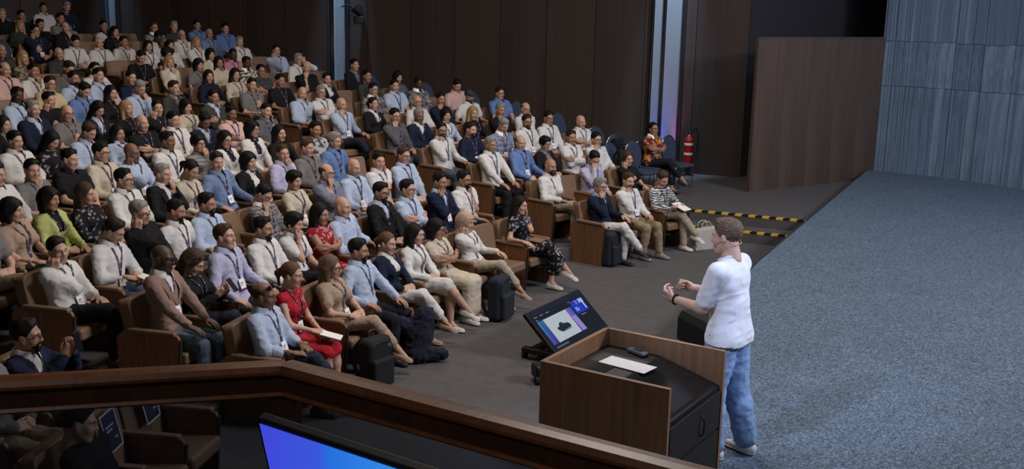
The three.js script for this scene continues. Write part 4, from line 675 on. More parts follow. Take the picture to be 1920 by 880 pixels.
const PEOPLE = [
  [0, 3.4198, 0.0, -0.02, 'sh:lb', 'fr', 3, 'll', 'c', 's,b,f:bk'],
  [0, 3.4523, -0.0, 0.05, 'sl:rd', 'pn', 1, 'wl', 'f', 'b,D,f:bk'],
  [0, 3.4994, 0.0, -0.05, 'ss:be', 'lg', 1, 'gg', 'c', 'g,b,bbe,f:ta,low'],
  [0, 3.5346, 0.0, 0.01, 'sh:lb', 'sk', 2, 'at', 'f', 'B'],
  [0, 3.5721, 0.0, -0.03, 'bl:nv/wh', 'pn', 1, 'gg', 'c', 'bwh,n,f:ta,low'],
  [0, 3.6073, 0.03, -0.04, 'sh:wh', 'lk', 1, 'gg', 'c', 'DS,f:wh'],
  [0, 3.6398, -0.03, -0.06, 'ss:cr', 'bk', 2, 'xx', 'f', 'g,DL,f:wh'],
  [0, 3.6796, 0.0, -0.12, 'lo:wh', 'hj', 1, 'ka', 'c', 'bks,f:ta,low'],
  [0, 3.7576, 0.0, -0.05, 'dr:fl', 'lk', 1, 'ak', 'c', 'DC,f:wh'],
  [0, 3.876, 0.0, -0.02, 'bl:nv/lb', 'cg', 1, 'ma', 'c', 'g,bwh,f:bk'],
  [0, 3.9185, 0.0, -0.01, 'sh:wh', 'sn', 1, 'cl', 'f', 'B,b,bkh,f:gy'],
  [0, 3.9705, 0.0, -0.08, 'ls:st', 'sn', 1, 'rr', 'c', 'bks,p,f:wh'],
  [1, 3.4087, 0.02, 0.09, 'bl:rb/wh', 'bd', 4, 'tt', 'f', 'g,b,bje'],
  [1, 3.4394, -0.02, -0.09, 'lo:bk', 'lb', 1, 'pp', 'c', 's,p'],
  [1, 3.4708, 0.0, 0.11, 'sh:li', 'sn', 1, 'aa', 'f', 'b,u'],
  [1, 3.511, 0.0, 0.03, 'sh:wh', 'sk', 2, 'gg', 'f', 'B,b'],
  [1, 3.5435, 0.03, -0.02, 'ss:wh', 'bs', 1, 'ml', 'c', ''],
  [1, 3.5736, 0.03, -0.00, 'sl:fr', 'lk', 2, 'xx', 'f', 'D,n'],
  [1, 3.6043, -0.06, 0.01, 'sh:lb', 'bd', 1, 'ga', 'f', 'n'],
  [1, 3.6481, 0.0, 0.07, 'bl:bk/lb', 'sk', 2, 'gg', 'f', 'g,B'],
  [1, 3.6815, 0.0, 0.03, 'sh:lb', 'sk', 1, 'xx', 'f', 'g'],
  [1, 3.7234, 0.0, 0.04, 'bl:nv/lb', 'sk', 2, 'cg', 'f', 'b'],
  [1, 3.7551, 0.0, 0.00, 'ss:wh', 'sk', 2, 'lc', 'f', 'g,B'],
  [1, 3.873, 0.0, -0.03, 'sh:wh', 'bd', 2, 'lk', 'c', 'B,bks'],
  [1, 3.9344, 0.0, 0.00, 'sh:li', 'sk', 1, 'ml', 'f', 'p'],
  [1, 3.9825, 0.0, -0.06, 'te:bk', 'lb', 1, 'kl', 'f', 'n'],
  [2, 3.3966, 0.0, -0.05, 'sh:wh', 'sb', 1, 'kl', 'c', 'y,b'],
  [2, 3.4396, 0.06, -0.03, 'sh:wh', 'sb', 1, 'ww', 'f', 'p,b'],
  [2, 3.4687, -0.06, 0.11, 'lo:bk', 'sg', 1, 'kg', 'f', 'g,n'],
  [2, 3.4978, 0.0, -0.01, 'sh:wh', 'sk', 2, 'aa', 'f', 'B'],
  [2, 3.5268, 0.01, -0.02, 'sh:lb', 'sk', 2, 'gg', 'f', 'B'],
  [2, 3.5849, -0.01, -0.16, 'sh:pl', 'sk', 1, 'cl', 'f', 'g,p'],
  [2, 3.617, 0.0, 0.02, 'lo:cr', 'bs', 1, 'gg', 'f', 'b'],
  [2, 3.6531, 0.0, 0.03, 'sh:gb', 'fr', 1, 'mg', 'f', 'g,b'],
  [2, 3.6842, 0.0, 0.03, 'sh:lb', 'bd', 1, 'gg', 'f', 'B,b'],
  [2, 3.7136, 0.0, 0.06, 'ss:wh', 'sk', 1, 'lk', 'f', 'y'],
  [2, 3.7437, 0.0, 0.08, 'sh:lb', 'sn', 1, 'gg', 'f', 'g'],
  [2, 3.8529, 0.0, 0.06, 'sh:wh', 'sg', 2, 'tt', 'f', 'B'],
  [2, 3.892, 0.0, 0.03, 'sh:bu', 'fr', 1, 'ga', 'f', 'b'],
  [2, 3.9246, 0.0, -0.03, 'bl:bk/gr', 'bs', 1, 'gg', 'f', 'g,n'],
  [2, 3.9595, 0.0, 0.03, 'sh:wh', 'sb', 2, 'xx', 'f', ''],
  [2, 3.9937, 0.0, -0.05, 'sh:wh', 'sk', 1, 'cl', 'f', 'g,n'],
  [3, 3.4276, -0.04, -0.02, 'ss:be', 'bk', 1, 'll', 'f', ''],
  [3, 3.4551, -0.03, -0.00, 'bl:gn/bk', 'bk', 2, 'gl', 'f', ''],
  [3, 3.4828, -0.02, -0.03, 'lo:dt', 'lb', 1, 'll', 'f', 'k,n'],
  [3, 3.514, 0.0, 0.04, 'sh:wh', 'sk', 1, 'gg', 'f', 'g'],
  [3, 3.5458, 0.04, 0.01, 'bl:bk/wh', 'sg', 1, 'gm', 'f', ''],
  [3, 3.5731, 0.01, -0.00, 'lo:cr', 'pk', 1, 'gg', 'f', 'p'],
  [3, 3.6008, -0.05, 0.04, 'sh:db', 'sb', 1, 'aa', 'f', 'b,y'],
  [3, 3.6297, 0.0, -0.03, 'bl:bk/wh', 'bk', 1, 'gg', 'f', 'n'],
  [3, 3.664, 0.02, 0.00, 'sh:li', 'sn', 1, 'gm', 'f', 'y'],
  [3, 3.6917, -0.02, 0.03, 'sh:gr', 'sn', 1, 'gg', 'f', ''],
  [3, 3.7206, 0.0, 0.07, 'sh:bu', 'cg', 1, 'aa', 'f', ''],
  [3, 3.8451, 0.0, 0.03, 'sh:wh', 'sk', 2, 'ca', 'f', 'g,B,y'],
  [3, 3.8811, 0.0, -0.01, 'lo:nv', 'sb', 1, 'gg', 'f', 'B,b'],
  [3, 3.9217, 0.0, 0.01, 'ss:pb', 'sg', 1, 'll', 'f', 'p,b'],
  [3, 3.9513, 0.0, 0.04, 'sh:wh', 'sb', 2, 'gg', 'f', 'g,B,b'],
  [3, 3.979, -0.0, 0.07, 'sh:wh', 'sk', 2, 'gg', 'f', 'g,b'],
  [3, 4.0214, 0.0, -0.04, 'ss:wh', 'bd', 1, 'xx', 'f', ''],
  [4, 3.4941, -0.0, -0.04, 'te:gr', 'sk', 1, 'gc', 'f', 'y'],
  [4, 3.5218, 0.02, 0.01, 'ss:bk', 'sk', 1, 'gg', 'f', 'n'],
  [4, 3.5481, -0.0, 0.03, 'sh:cr', 'sk', 1, 'gg', 'f', 'g,b'],
  [4, 3.5745, -0.02, -0.03, 'sh:lb', 'bd', 3, 'kg', 'f', 'b'],
  [4, 3.6052, 0.0, 0.05, 'sh:wh', 'sk', 3, 'gg', 'f', ''],
  [4, 3.6324, 0.01, -0.04, 'lo:gs', 'bs', 1, 'gm', 'f', 'g,n'],
  [4, 3.6588, -0.01, -0.04, 'bl:wh/bk', 'lk', 1, 'll', 'f', 'g'],
  [4, 3.6852, 0.0, 0.06, 'bl:wh/bk', 'bk', 1, 'gg', 'f', 'g'],
  [4, 3.7125, 0.0, -0.05, 'lo:bk', 'lk', 1, 'gg', 'f', 'n'],
  [4, 3.7498, 0.0, -0.06, 'lo:fw', 'sk', 2, 'gg', 'f', 'n'],
  [4, 3.8375, 0.0, 0.03, 'sh:gd', 'sk', 1, 'cl', 'f', 'g'],
  [4, 3.8652, 0.0, -0.01, 'bl:nv/wh', 'sg', 3, 'gg', 'f', ''],
  [4, 3.8971, 0.0, -0.04, 'bl:lb/wh', 'bk', 1, 'gg', 'f', ''],
  [4, 3.9297, 0.0, -0.04, 'lo:bk', 'ly', 1, 'gg', 'f', ''],
  [4, 3.9629, 0.0, -0.02, 'te:bk', 'sg', 2, 'cl', 'f', 'n'],
  [4, 3.9939, 0.0, -0.03, 'sh:wh', 'fr', 1, 'lk', 'f', 'g'],
  [5, 3.5278, 0.0, -0.00, 'sh:wh', 'sk', 1, 'gg', 'f', 'b'],
  [5, 3.5548, 0.0, -0.10, 'lo:dt', 'lk', 1, 'll', 'f', 'p,n'],
  [5, 3.5819, 0.05, -0.01, 'sh:lb', 'sn', 1, 'll', 'f', 'p'],
  [5, 3.6065, 0.03, -0.11, 'sh:lb', 'lk', 2, 'gg', 'f', ''],
  [5, 3.6316, -0.07, 0.02, 'te:bk', 'bd', 1, 'xx', 'f', ''],
  [5, 3.6568, -0.02, 0.02, 'sh:wh', 'sk', 1, 'gg', 'f', ''],
  [5, 3.6842, 0.0, -0.05, 'bl:nv/lb', 'sk', 3, 'gg', 'f', 'p'],
  [5, 3.7094, -0.0, 0.02, 'sh:pw', 'sk', 3, 'xx', 'f', ''],
  [5, 3.7435, 0.0, 0.01, 'ss:gd', 'sk', 1, 'lk', 'f', ''],
  [5, 3.8212, 0.0, 0.01, 'sh:lb', 'bd', 1, 'ca', 'c', 'b'],
  [5, 3.8553, 0.01, -0.02, 'bl:bk/wh', 'pk', 1, 'gg', 'f', ''],
  [5, 3.9056, -0.01, -0.04, 'sh:wh', 'bd', 1, 'gg', 'f', 'g'],
  [5, 3.9319, 0.0, -0.02, 'lo:nv', 'sk', 2, 'cl', 'f', ''],
  [5, 3.9655, 0.0, 0.00, 'ss:wh', 'cp', 2, 'aa', 'f', 'B,n'],
  [5, 4.0017, 0.0, 0.03, 'ss:bu', 'sb', 1, 'gg', 'f', 'g,n'],
  [6, 3.5828, -0.02, 0.09, 'bl:nv/lb', 'sg', 1, 'gg', 'f', ''],
  [6, 3.6071, 0.0, -0.01, 'te:gr', 'bd', 1, 'lk', 'f', 'g,b'],
  [6, 3.6316, 0.01, -0.00, 'bl:bk/lb', 'lk', 1, 'll', 'f', 'p'],
  [6, 3.6558, -0.01, -0.03, 'lo:bk', 'ly', 1, 'gg', 'f', ''],
  [6, 3.6817, 0.0, -0.06, 'te:bk', 'sk', 1, 'kg', 'f', 'y'],
  [6, 3.707, 0.0, -0.12, 'lo:cr', 'bk', 1, 'gg', 'f', ''],
  [6, 3.7323, 0.0, 0.04, 'bl:ol/lb', 'sk', 2, 'xx', 'f', ''],
  [7, 3.8035, 0.0, -0.04, 'te:gr', 'sk', 1, 'lk', 'f', ''],
  [6, 3.8162, 0.06, -0.01, 'sh:lb', 'bd', 1, 'lk', 'c', 'y'],
  [6, 3.8403, -0.06, -0.01, 'sh:wh', 'sg', 1, 'xx', 'f', 'g'],
  [6, 3.8931, 0.01, -0.02, 'sh:pl', 'sk', 1, 'gg', 'f', 'g'],
  [6, 3.9172, -0.01, 0.03, 'ss:lb', 'sk', 1, 'gg', 'f', ''],
  [6, 3.9411, 0.05, 0.05, 'sh:pl', 'sk', 4, 'gg', 'f', ''],
  [6, 3.9889, -0.05, -0.02, 'ss:pw', 'sk', 1, 'gg', 'f', 'p,n'],
  [7, 3.6059, 0.0, 0.05, 'sh:lb', 'sk', 4, 'gk', 'f', ''],
  [7, 3.6293, 0.0, -0.05, 'te:bk', 'sk', 1, 'kg', 'f', 'n'],
  [7, 3.656, 0.02, 0.05, 'sh:bu', 'sk', 1, 'gg', 'f', 'p'],
  [7, 3.6792, -0.02, -0.02, 'lo:bk', 'lk', 1, 'gc', 'f', ''],
  [7, 3.7024, 0.0, 0.03, 'sh:lb', 'sg', 1, 'gc', 'f', 'p'],
  [7, 3.7318, 0.0, -0.01, 'bl:ol/gr', 'sb', 1, 'gg', 'f', ''],
  [7, 3.8306, 0.01, 0.01, 'te:bk', 'sk', 2, 'gg', 'f', ''],
  [7, 3.8765, 0.04, 0.00, 'bl:bk/wh', 'pk', 1, 'gg', 'f', 'n'],
  [7, 3.9224, -0.05, 0.02, 'lo:ol', 'sk', 2, 'gg', 'f', 'n'],
  [7, 3.9535, 0.0, -0.03, 'lo:gd', 'bk', 1, 'gg', 'f', 'n'],
  [8, 3.6592, 0.08, -0.03, 'sh:ye', 'sb', 1, 'gg', 'f', 'g,n'],
  [8, 3.681, -0.01, 0.03, 'sh:lb', 'sk', 2, 'll', 'f', 'B'],
  [8, 3.7032, -0.07, 0.06, 'sh:lb', 'sk', 1, 'gg', 'f', ''],
  [8, 3.727, 0.0, -0.01, 'lo:nv', 'sk', 1, 'gg', 'f', ''],
  [8, 3.7945, 0.0, -0.06, 'lo:nv', 'lk', 1, 'gg', 'f', 'n'],
  [8, 3.8191, 0.0, -0.05, 'lo:cr', 'lk', 1, 'gg', 'f', ''],
  [8, 3.8435, 0.0, 0.00, 'te:ol', 'sk', 2, 'xx', 'f', 'g'],
  [8, 3.8879, 0.0, 0.03, 'te:bk', 'fr', 1, 'cl', 'f', 'n'],
  [8, 3.9375, 0.0, 0.05, 'bl:bk/gr', 'sk', 1, 'gg', 'f', ''],
  [9, 3.6576, 0.01, 0.04, 'sh:pw', 'fr', 1, 'gg', 'f', ''],
  [9, 3.679, -0.01, -0.01, 'sh:wh', 'sk', 2, 'gc', 'f', ''],
  [9, 3.7051, 0.01, 0.01, 'sh:gr', 'sb', 1, 'gg', 'f', 'p'],
  [9, 3.7264, -0.01, -0.03, 'sh:wh', 'sk', 1, 'gg', 'f', ''],
  [9, 3.7882, 0.0, 0.04, 'bl:cr/wh', 'ly', 1, 'gc', 'c', 'n'],
  [9, 3.8127, 0.04, -0.03, 'ss:gr', 'bk', 1, 'gg', 'f', ''],
  [9, 3.8341, -0.04, -0.00, 'ss:cr', 'lk', 2, 'gg', 'f', 'n'],
  [9, 3.858, 0.0, -0.02, 'sh:zb', 'sk', 4, 'gg', 'f', 'n'],
  [9, 3.9079, 0.0, 0.02, 'sh:wh', 'sg', 1, 'ge', 'f', 'g'],
  [10, 3.6975, 0.0, 0.06, 'lo:lp', 'ly', 1, 'gg', 'f', 'n'],
  [10, 3.7901, 0.0, 0.00, 'te:bk', 'sk', 1, 'ww', 'f', 'p'],
  [10, 3.8107, 0.06, 0.03, 'sl:bk', 'af', 2, 'gg', 'f', 'n'],
  [10, 3.8514, -0.02, 0.01, 'bl:cr/wh', 'bk', 1, 'gg', 'f', 'n'],
  [10, 3.8718, -0.01, -0.01, 'sh:pk', 'sk', 4, 'gg', 'f', ''],
  [10, 3.9129, -0.02, 0.06, 'sh:lb', 'sk', 1, 'kg', 'f', ''],
  [11, 3.748, 0.0, -0.07, 'sh:ol', 'bd', 1, 'gg', 'f', ''],
  [11, 3.8195, 0.02, 0.02, 'sh:wh', 'lk', 1, 'gg', 'f', ''],
  [11, 3.8393, -0.02, 0.03, 'lo:wh', 'lk', 1, 'gg', 'f', 'n'],
  [11, 3.8616, 0.01, 0.08, 'ss:wh', 'ly', 1, 'gc', 'f', ''],
  [11, 3.9013, -0.01, 0.09, 'ss:wh', 'sg', 1, 'gg', 'f', ''],
  [12, 3.7826, 0.01, -0.04, 'sh:wh', 'sk', 1, 'ww', 'f', 'p'],
  [12, 3.8018, -0.01, -0.09, 'sh:wh', 'bd', 1, 'gg', 'f', ''],
  [12, 3.8217, 0.0, -0.07, 'sh:wh', 'sk', 2, 'gc', 'f', ''],
  [12, 3.8504, 0.0, 0.02, 'sh:wh', 'sk', 4, 'gc', 'f', 'p,n'],
  [12, 3.8711, 0.0, 0.06, 'sh:wh', 'bd', 1, 'gc', 'f', 'g'],
  [12, 3.8952, 0.0, 0.10, 'sh:db', 'bd', 2, 'gg', 'f', ''],
  [13, 3.773, 0.0, -0.01, 'te:nv', 'sk', 1, 'kg', 'f', 'g,b'],
  [13, 3.7955, 0.01, 0.05, 'sh:bk', 'fr', 1, 'gc', 'f', ''],
  [13, 3.832, 0.09, -0.05, 'lo:bk', 'lk', 1, 'gc', 'f', ''],
  [13, 3.8682, -0.02, 0.04, 'sh:pl', 'sn', 1, 'gg', 'f', 'g,n'],
  [13, 3.8866, -0.06, 0.06, 'te:ol', 'sg', 1, 'gg', 'f', 'n'],
  [13, 3.9052, -0.02, 0.10, 'sh:bu', 'sk', 2, 'gg', 'f', ''],
  [13, 3.9295, 0.0, 0.01, 'sh:bu', 'sk', 1, 'gg', 'f', ''],
  [14, 3.7774, 0.12, -0.08, 'lo:ol', 'ly', 1, 'gg', 'f', 'n'],
  [14, 3.7946, 0.02, -0.05, 'te:bk', 'sk', 2, 'gg', 'f', 'n'],
  [14, 3.812, -0.03, 0.09, 'sh:gr', 'sk', 2, 'gg', 'f', 'n'],
  [14, 3.8474, -0.11, -0.08, 'bl:wh/bk', 'sk', 2, 'gg', 'f', 'n'],
  [15, 3.7849, 0, 0.02, 'sh:bk', 'cg', 1, 'gg', 'f', 'n'],
  [15, 3.7991, 0, -0.01, 'te:bk', 'sk', 2, 'gg', 'f', 'n'],
  [16, 3.8317, 0, 0.03, 'sh:wh', 'sk', 2, 'gg', 'f', 'n'],
  [16, 3.8496, 0, 0.07, 'lo:nv', 'sg', 1, 'gg', 'f', 'p,n'],
  [1, 3.2958, 0.0, -0.08, 'bl:nv/wh', 'sk', 2, 'PP', 'f', 'g,B'],
  [0, 3.2379, 0.0, -0.14, 'te:bk', 'sk', 1, 'gk', 'f', 'n'],
  [4, 3.4678, 0.0, -0.01, 'sh:wh', 'sk', 1, 'gg', 'f', 'n'],
  [3, 3.4003, 0.09, -0.02, 'te:gr', 'sk', 1, 'gg', 'c', 'n,bkh,f:br'],
  [1, 3.263, 0.0, -0.00, 'sh:gr', 'sk', 1, 'gg', 'f', 'n,bkh'],
  [6, 3.5587, 0.02, -0.09, 'bl:bk/gr', 'lk', 1, 'gg', 'f', 'n'],
  [11, 3.7055, 0.0, 0.01, 'sh:ol', 'bd', 2, 'gg', 'f', 'n'],
];

// ------------------------------------------------------------------ auditorium seats
const ORD = ['first', 'second', 'third', 'fourth', 'fifth', 'sixth', 'seventh', 'eighth', 'ninth', 'tenth', 'eleventh', 'twelfth', 'thirteenth', 'fourteenth', 'fifteenth', 'sixteenth', 'seventeenth'];
const rowName = (k) => (k < 0 ? 'short extra front row' : ORD[k] + ' row from the stage');
const SG = {};
function softBack() { // upholstered back: a padded panel, slightly waisted and rounded over its top
  const s = new THREE.Shape(); const w = 0.263; s.moveTo(-w, 0); s.lineTo(-w, 0.44); s.quadraticCurveTo(-w, 0.505, -w + 0.06, 0.508); s.quadraticCurveTo(0, 0.518, w - 0.06, 0.508); s.quadraticCurveTo(w, 0.505, w, 0.44); s.lineTo(w, 0); s.closePath();
  const g = new THREE.ExtrudeGeometry(s, { depth: 0.06, bevelEnabled: true, bevelThickness: 0.022, bevelSize: 0.012, bevelSegments: 3, curveSegments: 6 }); g.translate(0, 0, -0.03); return g;
}
function sidePanel() {
  const s = new THREE.Shape([[-0.32, 0], [0.27, 0], [0.31, 0.60], [0.29, 0.625], [-0.27, 0.625], [-0.34, 0.56]].map(([a, b]) => new THREE.Vector2(a, b)));
  const g = new THREE.ExtrudeGeometry(s, { depth: 0.028, bevelEnabled: true, bevelThickness: 0.004, bevelSize: 0.004, bevelSegments: 1 }); g.translate(0, 0, -0.014); g.rotateY(-Math.PI / 2); return g;
}
function seatParts() {
  if (SG.back) return SG; SG.back = softBack(); SG.cushion = rbox(0.5, 0.12, 0.5, 0.035, 2); SG.panel = planar(sidePanel(), 1.4); SG.arm = rbox(0.075, 0.045, 0.5, 0.018, 1); SG.shell = box(0.5, 0.56, 0.015); SG.box = box(0.46, 0.1, 0.34); return SG;
}
function makeSeat(v, ends) {
  const g = new THREE.Group(), s = seatParts(), lm = M(v ? 'leather2' : 'leather');
  const bk = part(g, 'backrest', s.back, lm, [0, 0.40, -0.135], [-0.20, 0, 0]);
  part(g, 'back_shell', s.shell, M('seatwood'), [0, 0.62, -0.25], [-0.20, 0, 0]);
  part(g, 'seat_cushion', s.cushion, lm, [0, 0.385, 0.14], [-0.05, 0, 0]); part(g, 'seat_box', s.box, M('seatdark'), [0, 0.28, 0.06]);
  for (const e of ends) { const p = part(g, 'side_panel', s.panel, M('seatwood'), [e * 0.2835, 0, 0.03]); part(g, 'armrest', s.arm, lm, [e * 0.2835, 0.64, 0.06]); part(p, 'front_edge', box(0.036, 0.56, 0.012), M('seatdark'), [0, 0.31, 0.305], [0.067, 0, 0]); }
  return g;
}
const seatProto = [[makeSeat(0, [-1]), makeSeat(0, [-1, 1])], [makeSeat(1, [-1]), makeSeat(1, [-1, 1])]];
const personAt = {}; for (const p of PEOPLE) personAt[p[0] + ':' + p[1]] = p;
const COLN = { wh: 'white', lb: 'light blue', bu: 'blue', db: 'denim blue', nv: 'navy', bk: 'black', gr: 'grey', gd: 'dark grey', gb: 'grey blue', cr: 'cream', pk: 'bright pink', pw: 'pale pink', li: 'pale lilac', be: 'beige', gn: 'yellow green', rd: 'red', ol: 'dark olive grey', rb: 'brown tweed', ye: 'pale yellow', yd: 'mustard', st: 'black and white striped', fl: 'black floral', pl: 'checked', zb: 'zebra striped', dt: 'black speckled', fw: 'grey flowered', fr: 'red flowered', or: 'orange patterned', gs: 'grey striped', lp: 'brown patterned', pb: 'blue checked' };
const GARM = { sh: 'shirt', ss: 'short-sleeved shirt', te: 'T-shirt', lo: 'long-sleeved top', ls: 'striped top', sl: 'sleeveless top', dr: 'dress', bl: 'blazer' };
const clothes = (code) => { const [t, c] = code.split(':'); return t === 'ls' ? 'striped top' : COLN[c.split('/')[0]] + ' ' + (t === 'sl' && c === 'rd' ? 'sleeveless dress' : t === 'sl' && c === 'fr' ? 'dress' : GARM[t]); };
const POSE = (a, l, e) => { const t = []; if (a === 'xx') t.push('arms folded'); else if (/[cm]/.test(a)) t.push('hand at chin'); else if (/k/.test(a)) t.push('hand on cheek'); else if (/e/.test(a)) t.push('hand on brow'); else if (/w/.test(a)) t.push('writing'); else if (/p/i.test(a)) t.push('holding phone'); else if (/r/.test(a)) t.push('reading notes'); else if (a === 'gg') t.push('hands clasped'); else t.push('hands resting'); if (l === 'c') t.push('legs crossed'); return t.join(', '); };
function blockOf(k, th) { // which block of seats, and how many places from the aisle
  const secs = (SEATS.find((r) => r[0] === k) ?? [0, []])[1]; for (let s = 0; s < secs.length; s++) { const i = secs[s].indexOf(th); if (i < 0) continue; const q = secs.length - 1 - s; return q === 0 ? ['wall', i] : q === 1 ? ['middle', secs[s].length - 1 - i] : ['balcony', secs[s].length - 1 - i]; } return ['loose', 0];
}
let sn = 0;
for (const [k, sections] of SEATS) for (const sec of sections) sec.forEach((th, i) => {
  const who = personAt[k + ':' + th], last = i === sec.length - 1;
  const o = seatProto[(sn++ * 5 >> 1) % 2][last ? 1 : 0].clone(); o.name = numbered('auditorium_seat'); o.position.set(...rowPos(k, th)); o.rotation.y = rowTurn(th);
  const [bl, n] = blockOf(k, th); const where = (k < 0 ? 'front' : ORD[k]) + ' row, ' + bl + ' block, ' + ORD[n] + ' from aisle';
  o.userData = who ? { label: 'leather seat under ' + clothes(who[4]) + ', ' + where, category: 'seat', group: 'taken tan leather auditorium seats' } : { label: 'empty tan leather seat, ' + where, category: 'seat', group: 'empty tan leather auditorium seats' };
  scene.add(o);
});
// stacking chairs along the wall
function banquetChair(mat) {
  const g = new THREE.Group(); const s = new THREE.Shape(); s.absellipse(0, 0.7, 0.205, 0.26, 0, Math.PI * 2); const pad = new THREE.ExtrudeGeometry(s, { depth: 0.03, bevelEnabled: true, bevelThickness: 0.012, bevelSize: 0.012, bevelSegments: 2, curveSegments: 20 });
  part(g, 'backrest', pad, M(mat), [0, 0, -0.24], [-0.08, 0, 0]);
  const rim = new THREE.TorusGeometry(0.225, 0.011, 8, 40); rim.scale(1, 1.25, 1); part(g, 'back_rim', rim, M('chrome'), [0, 0.70, -0.275], [-0.08, 0, 0]);
  part(g, 'seat_pad', rbox(0.44, 0.07, 0.43, 0.03, 3), M(mat), [0, 0.44, 0]);
  for (const x of [-0.19, 0.19]) { part(g, 'leg', tube([[x, 0.42, 0.17], [x, 0.2, 0.19], [x * 1.05, 0.0, 0.20]], 0.011, 6), M('chrome')); part(g, 'leg', tube([[x, 0.62, -0.26], [x, 0.3, -0.22], [x * 1.05, 0.0, -0.26]], 0.011, 8), M('chrome')); }
  return g;
}
const chairB = banquetChair('chairblue'), chairT = banquetChair('chairteal');
const LOOSE = [[16, 3.8073, 1], [16, 3.8199, 1], [16, 3.8419, 1], [16, 3.8496, 0], [16, 3.8317, 0], [15, 3.7849, 0], [15, 3.7991, 0], [14, 3.8225, 0], [13, 3.7523, 0], [11, 3.918, 0], [10, 3.934, 0], [9, 3.932, 0], [8, 3.9636, 0], [7, 3.992, 0], [6, 4.012, 0], [5, 4.034, 0], [4, 4.0459, 0], [3, 4.0527, 0], [3, 4.0795, 0], [2, 4.0287, 0], [2, 4.0604, 0]];
for (const [k, th, teal] of LOOSE) { const o = (teal ? chairT : chairB).clone(); o.name = numbered('stacking_chair'); const p = rowPos(k, th); if (k < 5 && th > 4.075) p[1] = 0.4; o.position.set(...p); o.rotation.y = rowTurn(th) + (k % 3 - 1) * 0.08; o.userData = { label: (teal ? 'teal' : 'blue grey') + ' padded stacking chair with round metal-rimmed back, ' + (k > 14 ? 'behind the last seats' : 'end of the ' + ORD[k] + ' row'), category: 'chair', group: 'loose stacking chairs at the ' + (k > 14 ? 'back' : 'end of the ' + ORD[k] + ' row') }; scene.add(o); }

// ------------------------------------------------------------------ the audience
const BOTTOM = { bwh: 'wh', bkh: 'kh', bks: 'ks', bje: 'je', bbe: 'be', bcr: 'cr', bdn: 'dn' };
const gaze = (k, th) => { const p = rowPos(k, th), t = rowTurn(th), a = Math.atan2(6.5 - p[0], -9.2 - p[2]) - t; return Math.max(-0.5, Math.min(0.5, Math.atan2(Math.sin(a), Math.cos(a)))); }; // they look towards the middle of the stage
const made = [];
PEOPLE.forEach(([k, th, dx, dh, topc, hair, skin, arms, legs, ex], idx) => {
  const e = ex.split(','), has = (q) => e.includes(q), fem = FEM.has(hair), R = rng(900 + idx * 17), [type, col] = topc.split(':'), [c0, c1] = col.split('/');
  const lod = k <= 1 ? 1 : k <= 4 ? 2 : 3; const dressCode = e.find((q) => q[0] === 'D'); const bt = e.find((q) => BOTTOM[q]);
  const fwd = /[wprP]/.test(arms) || has('p');
  const o = { lod, fem, skin, hair, seed: idx + 1, R2: rng(77 + idx), dx: Math.max(-0.16, Math.min(0.16, dx)), dh: Math.max(-0.16, Math.min(0.11, dh)), lean: fwd ? 0.02 : 0.13 + R() * 0.09, arms, legs, top: { type, col: c0, inner: c1 },
    yaw: has('y') ? -0.40 : has('Y') ? 0.5 : gaze(k, th) + (R() - 0.5) * 0.3, pitch: has('p') ? 0.5 : has('u') ? -0.12 : 0.02 + R() * 0.12, roll: (R() - 0.5) * 0.16 + (/k/.test(arms) ? (arms[0] === 'k' ? 0.12 : -0.12) : 0),
    build: fem ? 0.88 + R() * 0.07 : has('F') ? 1.12 : 0.95 + R() * 0.09, dress: dressCode ? { D: 'knee', DL: 'long', DC: 'calf', DS: 'knee' }[dressCode] : null, dressSame: dressCode === 'D' || dressCode === 'DC', bottom: bt ? BOTTOM[bt] : dressCode ? (dressCode === 'DL' ? 'cr' : 'wh') : ['dk', 'dn', 'dk', 'je', 'dk', 'br'][Math.floor(R() * 6)],
    shoe: e.find((q) => q.startsWith('f:'))?.slice(2) ?? (fem ? ['bk', 'ta', 'wh'][Math.floor(R() * 3)] : ['bk', 'br', 'wh'][Math.floor(R() * 3)]), shoeStyle: has('low') ? 'low' : 'high', crop: fem && !!bt, glasses: has('g'), beard: has('B'), sunglasses: has('s'), lanyard: !has('n'), badge: has('b') && !has('n'), rolled: type === 'sh' && !fem && R() < 0.45 };
  const f = figure(o); f.name = numbered('person'); f.position.set(...rowPos(k, th)); f.rotation.y = rowTurn(th); scene.add(f); f.updateMatrixWorld(true);
  f.userData = { label: '', category: 'person', group: k < 0 ? 'audience on the short extra front row' : 'audience in the ' + ORD[k] + ' row', J: undefined };
  made.push({ f, k, th, J: o, topc, arms, legs, has });
});
// labels: clothing and pose, then the row, then the neighbour where two still read alike
{
  const base = made.map((m) => { const t = ['person in ' + clothes(m.topc)]; if (m.has('s')) t[0] += ' with sunglasses up'; else if (m.has('g')) t[0] += ' and glasses'; t.push(POSE(m.arms, m.legs)); t.push(m.k < 0 ? 'extra front row' : ORD[m.k] + ' row'); return t.join(', '); });
  const count = {}; base.forEach((b) => (count[b] = (count[b] ?? 0) + 1));
  made.forEach((m, i) => { let l = base[i]; if (count[l] > 1) { const nb = made.filter((q) => q.k === m.k && q !== m).sort((a, b) => Math.abs(a.th - m.th) - Math.abs(b.th - m.th))[0]; const [bl, n] = blockOf(m.k, m.th); l = 'person in ' + clothes(m.topc) + ', ' + POSE(m.arms, 'f') + ', ' + ORD[m.k] + ' row ' + bl + ' block, ' + ORD[n] + ' from aisle'; } m.f.userData.label = l.split(' ').slice(0, 16).join(' '); delete m.f.userData.J; });
}

